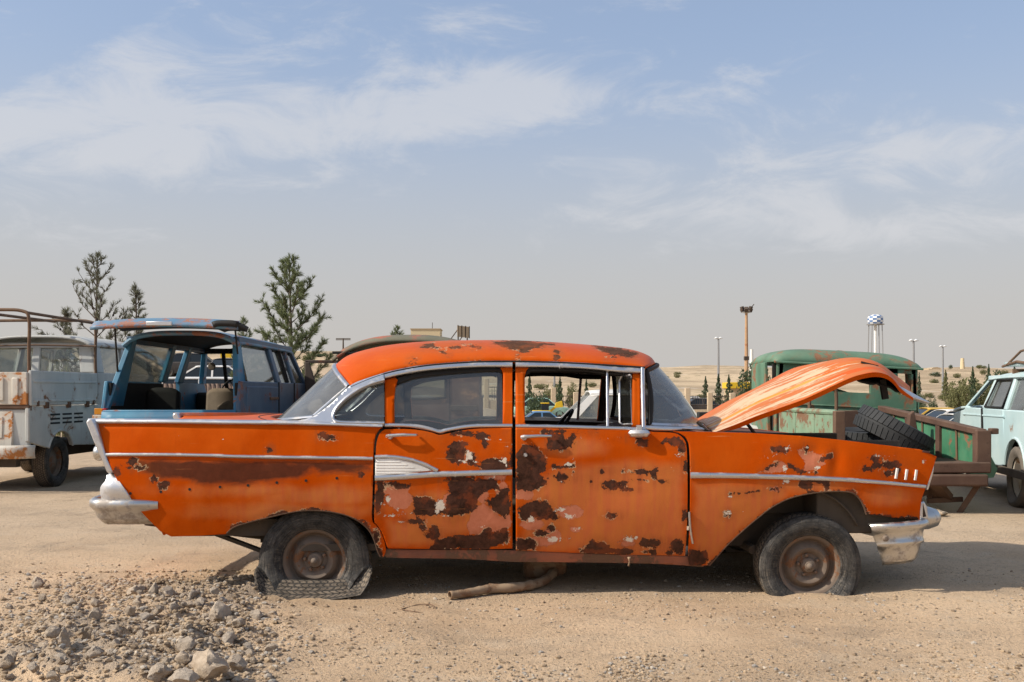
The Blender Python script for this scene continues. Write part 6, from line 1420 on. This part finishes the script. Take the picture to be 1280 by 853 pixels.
pole(693, 466, 90, .10, 'thin pole seen through the sedan front window', 'pole', 'galv', 'none'); pole(1203, 448, 420, .9, 'faint distant mast on the right skyline', 'mast', 'cream', 'none')
up = pole(429, 423, 150, .12, 'thin wooden power pole left of the olive truck roof', 'power_pole', 'bark', 'none')
for z in (.92, .98):
    hp = (HC + (HY-423)/FPX*150 - gz((429-CX)/FPX*150, 150)); MB().box(-1.1, 1.1, -.06, .06, hp*z-.06, hp*z+.06).build('cross_arm', M['bark'], up)
for (a, b, za, zb_) in ((-60, 10, 9.2, 9.6),):
    pass
# water tower
d = 250; x = (1094.3 - CX)/FPX*d; z0 = gz(x, d); zt = HC + (HY - 394)/FPX*d; wt = empty('water_tower', (x, d, z0), R(20), 'water tower with blue and white chequered tank on thin legs', 'tower'); H = zt - z0
tank = MB(); prof = [(.3, H-6.0), (1.3, H-5.7), (1.75, H-5.0), (1.75, H-2.0), (1.55, H-1.3), (1.0, H-.9)]
n = 12; tk = MB()
zs = [H-2.3, H-1.85, H-1.35, H-.85, H-.35, H]; rs = [1.55, 1.85, 1.9, 1.9, 1.75, 1.1]
for i in range(5):
    for j in range(n):
        a, b = 2*math.pi*j/n, 2*math.pi*(j+1)/n
        tk.add([(rs[i]*math.cos(a), rs[i]*math.sin(a), zs[i]), (rs[i]*math.cos(b), rs[i]*math.sin(b), zs[i]), (rs[i+1]*math.cos(b), rs[i+1]*math.sin(b), zs[i+1]), (rs[i+1]*math.cos(a), rs[i+1]*math.sin(a), zs[i+1])], [(0,1,2,3)], (i+j) % 2)
tk.build('tank', [M['white_paint'], M['check_blue']], wt, 0)
MB().lathe([(.0001, H+.15), (.6, H+.12), (1.1, H)], (0,0,0), 'z', 12).build('tank_cap', M['white_paint'], wt)
MB().lathe([(1.5, H-2.5), (2.15, H-2.45), (2.15, H-2.25), (1.5, H-2.3)], (0,0,0), 'z', 20).build('gallery', M['galv'], wt)
for i in range(4):
    a = i*math.pi/2 + .4; MB().tube([(1.75*math.cos(a), 1.75*math.sin(a), H-2.4), (2.1*math.cos(a), 2.1*math.sin(a), 0)], .12, 6).build('leg', M['galv'], wt)
MB().tube([(0,0,0), (0,0,H-2.3)], .35, 8).build('riser', M['white_paint'], wt)
# fence with masonry pillars
fn = empty('fence', ((640-CX)/FPX*78, 78, 0), 0, 'low rail fence with square beige pillars beyond the yard', 'fence'); fz = lambda x: gz(x, 78)
for i in range(16):
    x = -2 + i*1.75; MB().box(x-.20, x+.20, -.2, .2, fz(x)-.2, fz(x)+1.95 + (.35 if i % 3 == 0 else 0)).build('pillar', M['beige_wall'], fn, bevel=.04)
    if i < 15:
        MB().box(x+.20, x+1.55, -.15, .15, fz(x)-.2, fz(x)+.6).build('base_wall', M['beige_wall'], fn)
        for q in (.9, 1.6): MB().box(x+.20, x+1.55, -.03, .03, fz(x)+q, fz(x)+q+.06).build('rail', M['inner'], fn)
        for q in range(6): MB().box(x+.42+q*.18, x+.45+q*.18, -.02, .02, fz(x)+.6, fz(x)+1.7).build('picket', M['inner'], fn)
# long low yellow shed, cream roof-top block, ruined wall
def shed(name, px0, px1, top, bot, d, mat, label, depth=4.):
    x0, x1 = (px0-CX)/FPX*d, (px1-CX)/FPX*d; z1 = HC + (HY-top)/FPX*d; z0 = min(gz((x0+x1)/2, d) - .3, HC + (HY-bot)/FPX*d)
    r_ = empty(name, ((x0+x1)/2, d, z0), 0, label, 'building'); w = (x1-x0)/2
    return r_, w, z1 - z0, depth
r_, w, h, dp = shed('building', 914, 962, 478, 486, 120, 'yellow', 'long low yellow roofed shed behind the cypresses')
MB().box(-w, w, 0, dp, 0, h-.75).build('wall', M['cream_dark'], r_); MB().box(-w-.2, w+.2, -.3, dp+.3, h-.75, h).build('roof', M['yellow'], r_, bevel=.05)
r_, w, h, dp = shed('building', 506, 560, 428, 470, 120, 'cream', 'building with a square cream rooftop block showing above the orange roof', 8.)
MB().box(-w-3, w+2, 0, dp, 0, h).build('wall', M['cream'], r_); z1 = HC + (HY-412)/FPX*120 - r_.location.z; xa = (513.5-CX)/FPX*120 - r_.location.x; xb = (550-CX)/FPX*120 - r_.location.x
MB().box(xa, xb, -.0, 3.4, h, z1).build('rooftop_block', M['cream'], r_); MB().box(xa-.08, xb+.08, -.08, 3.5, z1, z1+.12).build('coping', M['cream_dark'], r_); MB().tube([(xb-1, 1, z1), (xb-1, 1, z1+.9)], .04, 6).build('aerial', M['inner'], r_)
r_, w, h, dp = shed('ruined_wall', 1161, 1176, 459, 472, 240, 'beige_wall', 'ruined beige wall on the right hilltop', 5.); r_['category'] = 'wall'
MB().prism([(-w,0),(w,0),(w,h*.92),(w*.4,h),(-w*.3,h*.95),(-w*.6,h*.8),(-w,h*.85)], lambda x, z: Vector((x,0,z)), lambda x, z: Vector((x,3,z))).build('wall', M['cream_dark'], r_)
r_, w, h, dp = shed('building', 1170, 1186, 466, 478, 200, 'beige_wall', 'pale flat block below the ruined wall on the right hill', 4.); MB().box(-w, w, 0, 4, 0, h).build('wall', M['white_paint'], r_); MB().box(-w*.5, -w*.2, -.05, 0, h*.5, h*.8).build('window', M['dark'], r_)
# hoarding above the orange roof
d = 90; x = (579-CX)/FPX*d; z0 = gz(x, d); hb_ = empty('hoarding', (x, d, z0), R(62), 'small tilted hoarding frame showing above the orange roof', 'sign'); H = HC + (HY-408)/FPX*d - z0
MB().box(-1.0, 1.0, -.03, .03, H-1.0, H).build('board', M['cream_dark'], hb_)
for x_ in (-1., -.33, .33, 1.): MB().box(x_-.05, x_+.05, -.08, -.03, H-1.05, H+.05).build('batten', M['inner'], hb_)
for x_ in (-.8, .8): MB().tube([(x_, .05, 0), (x_, .05, H-.2)], .07, 6).build('leg', M['inner'], hb_); MB().tube([(x_, 1.2, H-1.6), (x_, .05, H-.3)], .05, 6).build('stay', M['inner'], hb_)
# brown corrugated sheet fence glimpsed through the blue wagon
cs_ = empty('sheet_fence', (at(203, 490, 21).x, 21, 0), 0, 'brown corrugated sheet fence seen through the blue wagon doorway', 'fence')
for i in range(4):
    MB().grid(lambda u, v: Vector((i*.62 + .60*u, .015*math.sin(u*40), lerp(-.05, 1.40, v))), 32, 2).build('sheet', M['brown'], cs_, 60, solid=.004)
# ------------------------------------------------------------------ parked and wrecked cars in the distance
def fcar(px, d, yaw, colname, c, label, L=4.2, H=1.4, cab=(.08, .28, .62, .78), dz=0.):
    if colname not in M: M[colname] = weathered(colname, c, amt=.18, rough=.4, dust=.25)
    x = (px - CX)/FPX*d; return saloon('parked_car', Frame(x, d, R(yaw)), label, M[colname], L, H, 1.6, cab, 'cars parked beyond the wrecks', z=gz(x, d) + dz)
fcar(195, 57, -80, 'far_black', (.03, .032, .036), 'dark saloon high on the slope, seen through the blue wagon')
fcar(214, 44, -84, 'far_white', (.70, .69, .66), 'white saloon below the dark one, seen through the blue wagon'); fcar(196, 35, -80, 'far_silver', (.6, .6, .58), 'white estate roof above the brown sheet fence', 4.0, 1.5, (.02, .06, .7, .84))
fcar(277, 50, 8, 'far_grey', (.10, .105, .11), 'dark grey car seen through the blue wagon windscreen'); fcar(292, 42, -60, 'far_black', (.04,.04,.045), 'black car behind the steering wheel of the blue wagon')
fcar(8, 56, -82, 'far_white', (.70, .69, .66), 'white double cab seen through the crew cab window', 4.6, 1.7, (.35, .38, .68, .80))
fcar(396, 44, -75, 'far_black', (.04,.04,.045), 'black car framed by the open blue door'); fcar(418, 36, -60, 'far_white', (.7,.69,.66), 'white car low behind the open blue door', 4, 1.3)
fcar(648, 52, -85, 'far_blue', (.03, .16, .34), 'crushed blue wreck seen low through the sedan front window', 2.6, .9); fcar(655, 46, -80, 'far_black', (.03,.035,.04), 'black wreck lying left of the blue one', 2.0, .8); fcar(688, 46, -70, 'far_white', (.7,.69,.66), 'crumpled white wreck beside the white saloon', 1.5, .8); fcar(640, 66, -85, 'far_teal', (.32,.52,.42), 'mint green car at the left of the sedan front window', 3.8, 1.4)
fcar(1128, 52, -85, 'far_yellow', (.60, .36, .03), 'yellow taxi right of the hood tip', 4.2, 1.4); fcar(1148, 47, -82, 'far_white', (.70,.69,.66), 'white car in front of the yellow taxi', 4.2, 1.4); fcar(1158, 40, -80, 'far_silver', (.58,.57,.54), 'cream car behind the rusty bed rail', 3.6, 1.35); fcar(1182, 38, -84, 'far_brown', (.10,.08,.06), 'brown car with dark roof beyond the rusty bed', 3.4, 1.4); fcar(1178, 32, -75, 'far_pale', (.62,.64,.62), 'pale car bonnet just left of the light blue wagon', 3.8, 1.3)
fcar(850, 88, -80, 'far_black', (.04,.04,.045), 'dark car behind the fence left pillar', 4.2, 1.4); fcar(838, 95, -95, 'far_white', (.7,.69,.66), 'white car behind the fence beside the windshield', 4.2, 1.4)
# yellow sign board and loader
d = 62; x = (282-CX)/FPX*d; sg = empty('sign_board', (x, d, gz(x, d)), 0, 'yellow sign board on posts seen through the blue wagon windscreen', 'sign'); H = HC + (HY-439)/FPX*d - gz(x, d)
MB().box(-.32, .36, -.03, .03, H-.42, H).build('board', M['yellow'], sg)
for q in (-.25, .28): MB().tube([(q, .05, 0), (q, .05, H)], .03, 6).build('post', M['galv'], sg)
d = 60; x = (684-CX)/FPX*d; ld = empty('loader', (x, d, gz(x, d)), 0, 'yellow wheel loader with raised bucket, seen through the sedan front window', 'loader')
MB().box(-.9, .25, 0, .8, .45, .85).build('chassis', M['yellow'], ld, bevel=.05); MB().box(-.35, .1, .1, .7, .85, 1.25).build('cab', M['dark_glass'], ld, bevel=.03); MB().box(-.38, .13, .07, .73, 1.25, 1.32).build('cab_roof', M['yellow'], ld, bevel=.02)
MB().bar((.1, .4, .7), (.62, .4, 1.15), .14, .14).build('arm', M['yellow'], ld); MB().prism([(.45,1.0),(.95,1.05),(.9,1.42),(.55,1.32)], lambda x, z: Vector((x,.0,z)), lambda x, z: Vector((x,.8,z))).build('bucket', M['yellow'], ld)
for q in (-.7, .1): MB().lathe([(.0001,-.06),(.2,-.06),(.30,-.03),(.30,.10),(.0001,.1)], (q, 0, .30), 'y', 16).build('wheel', M['rubber'], ld)
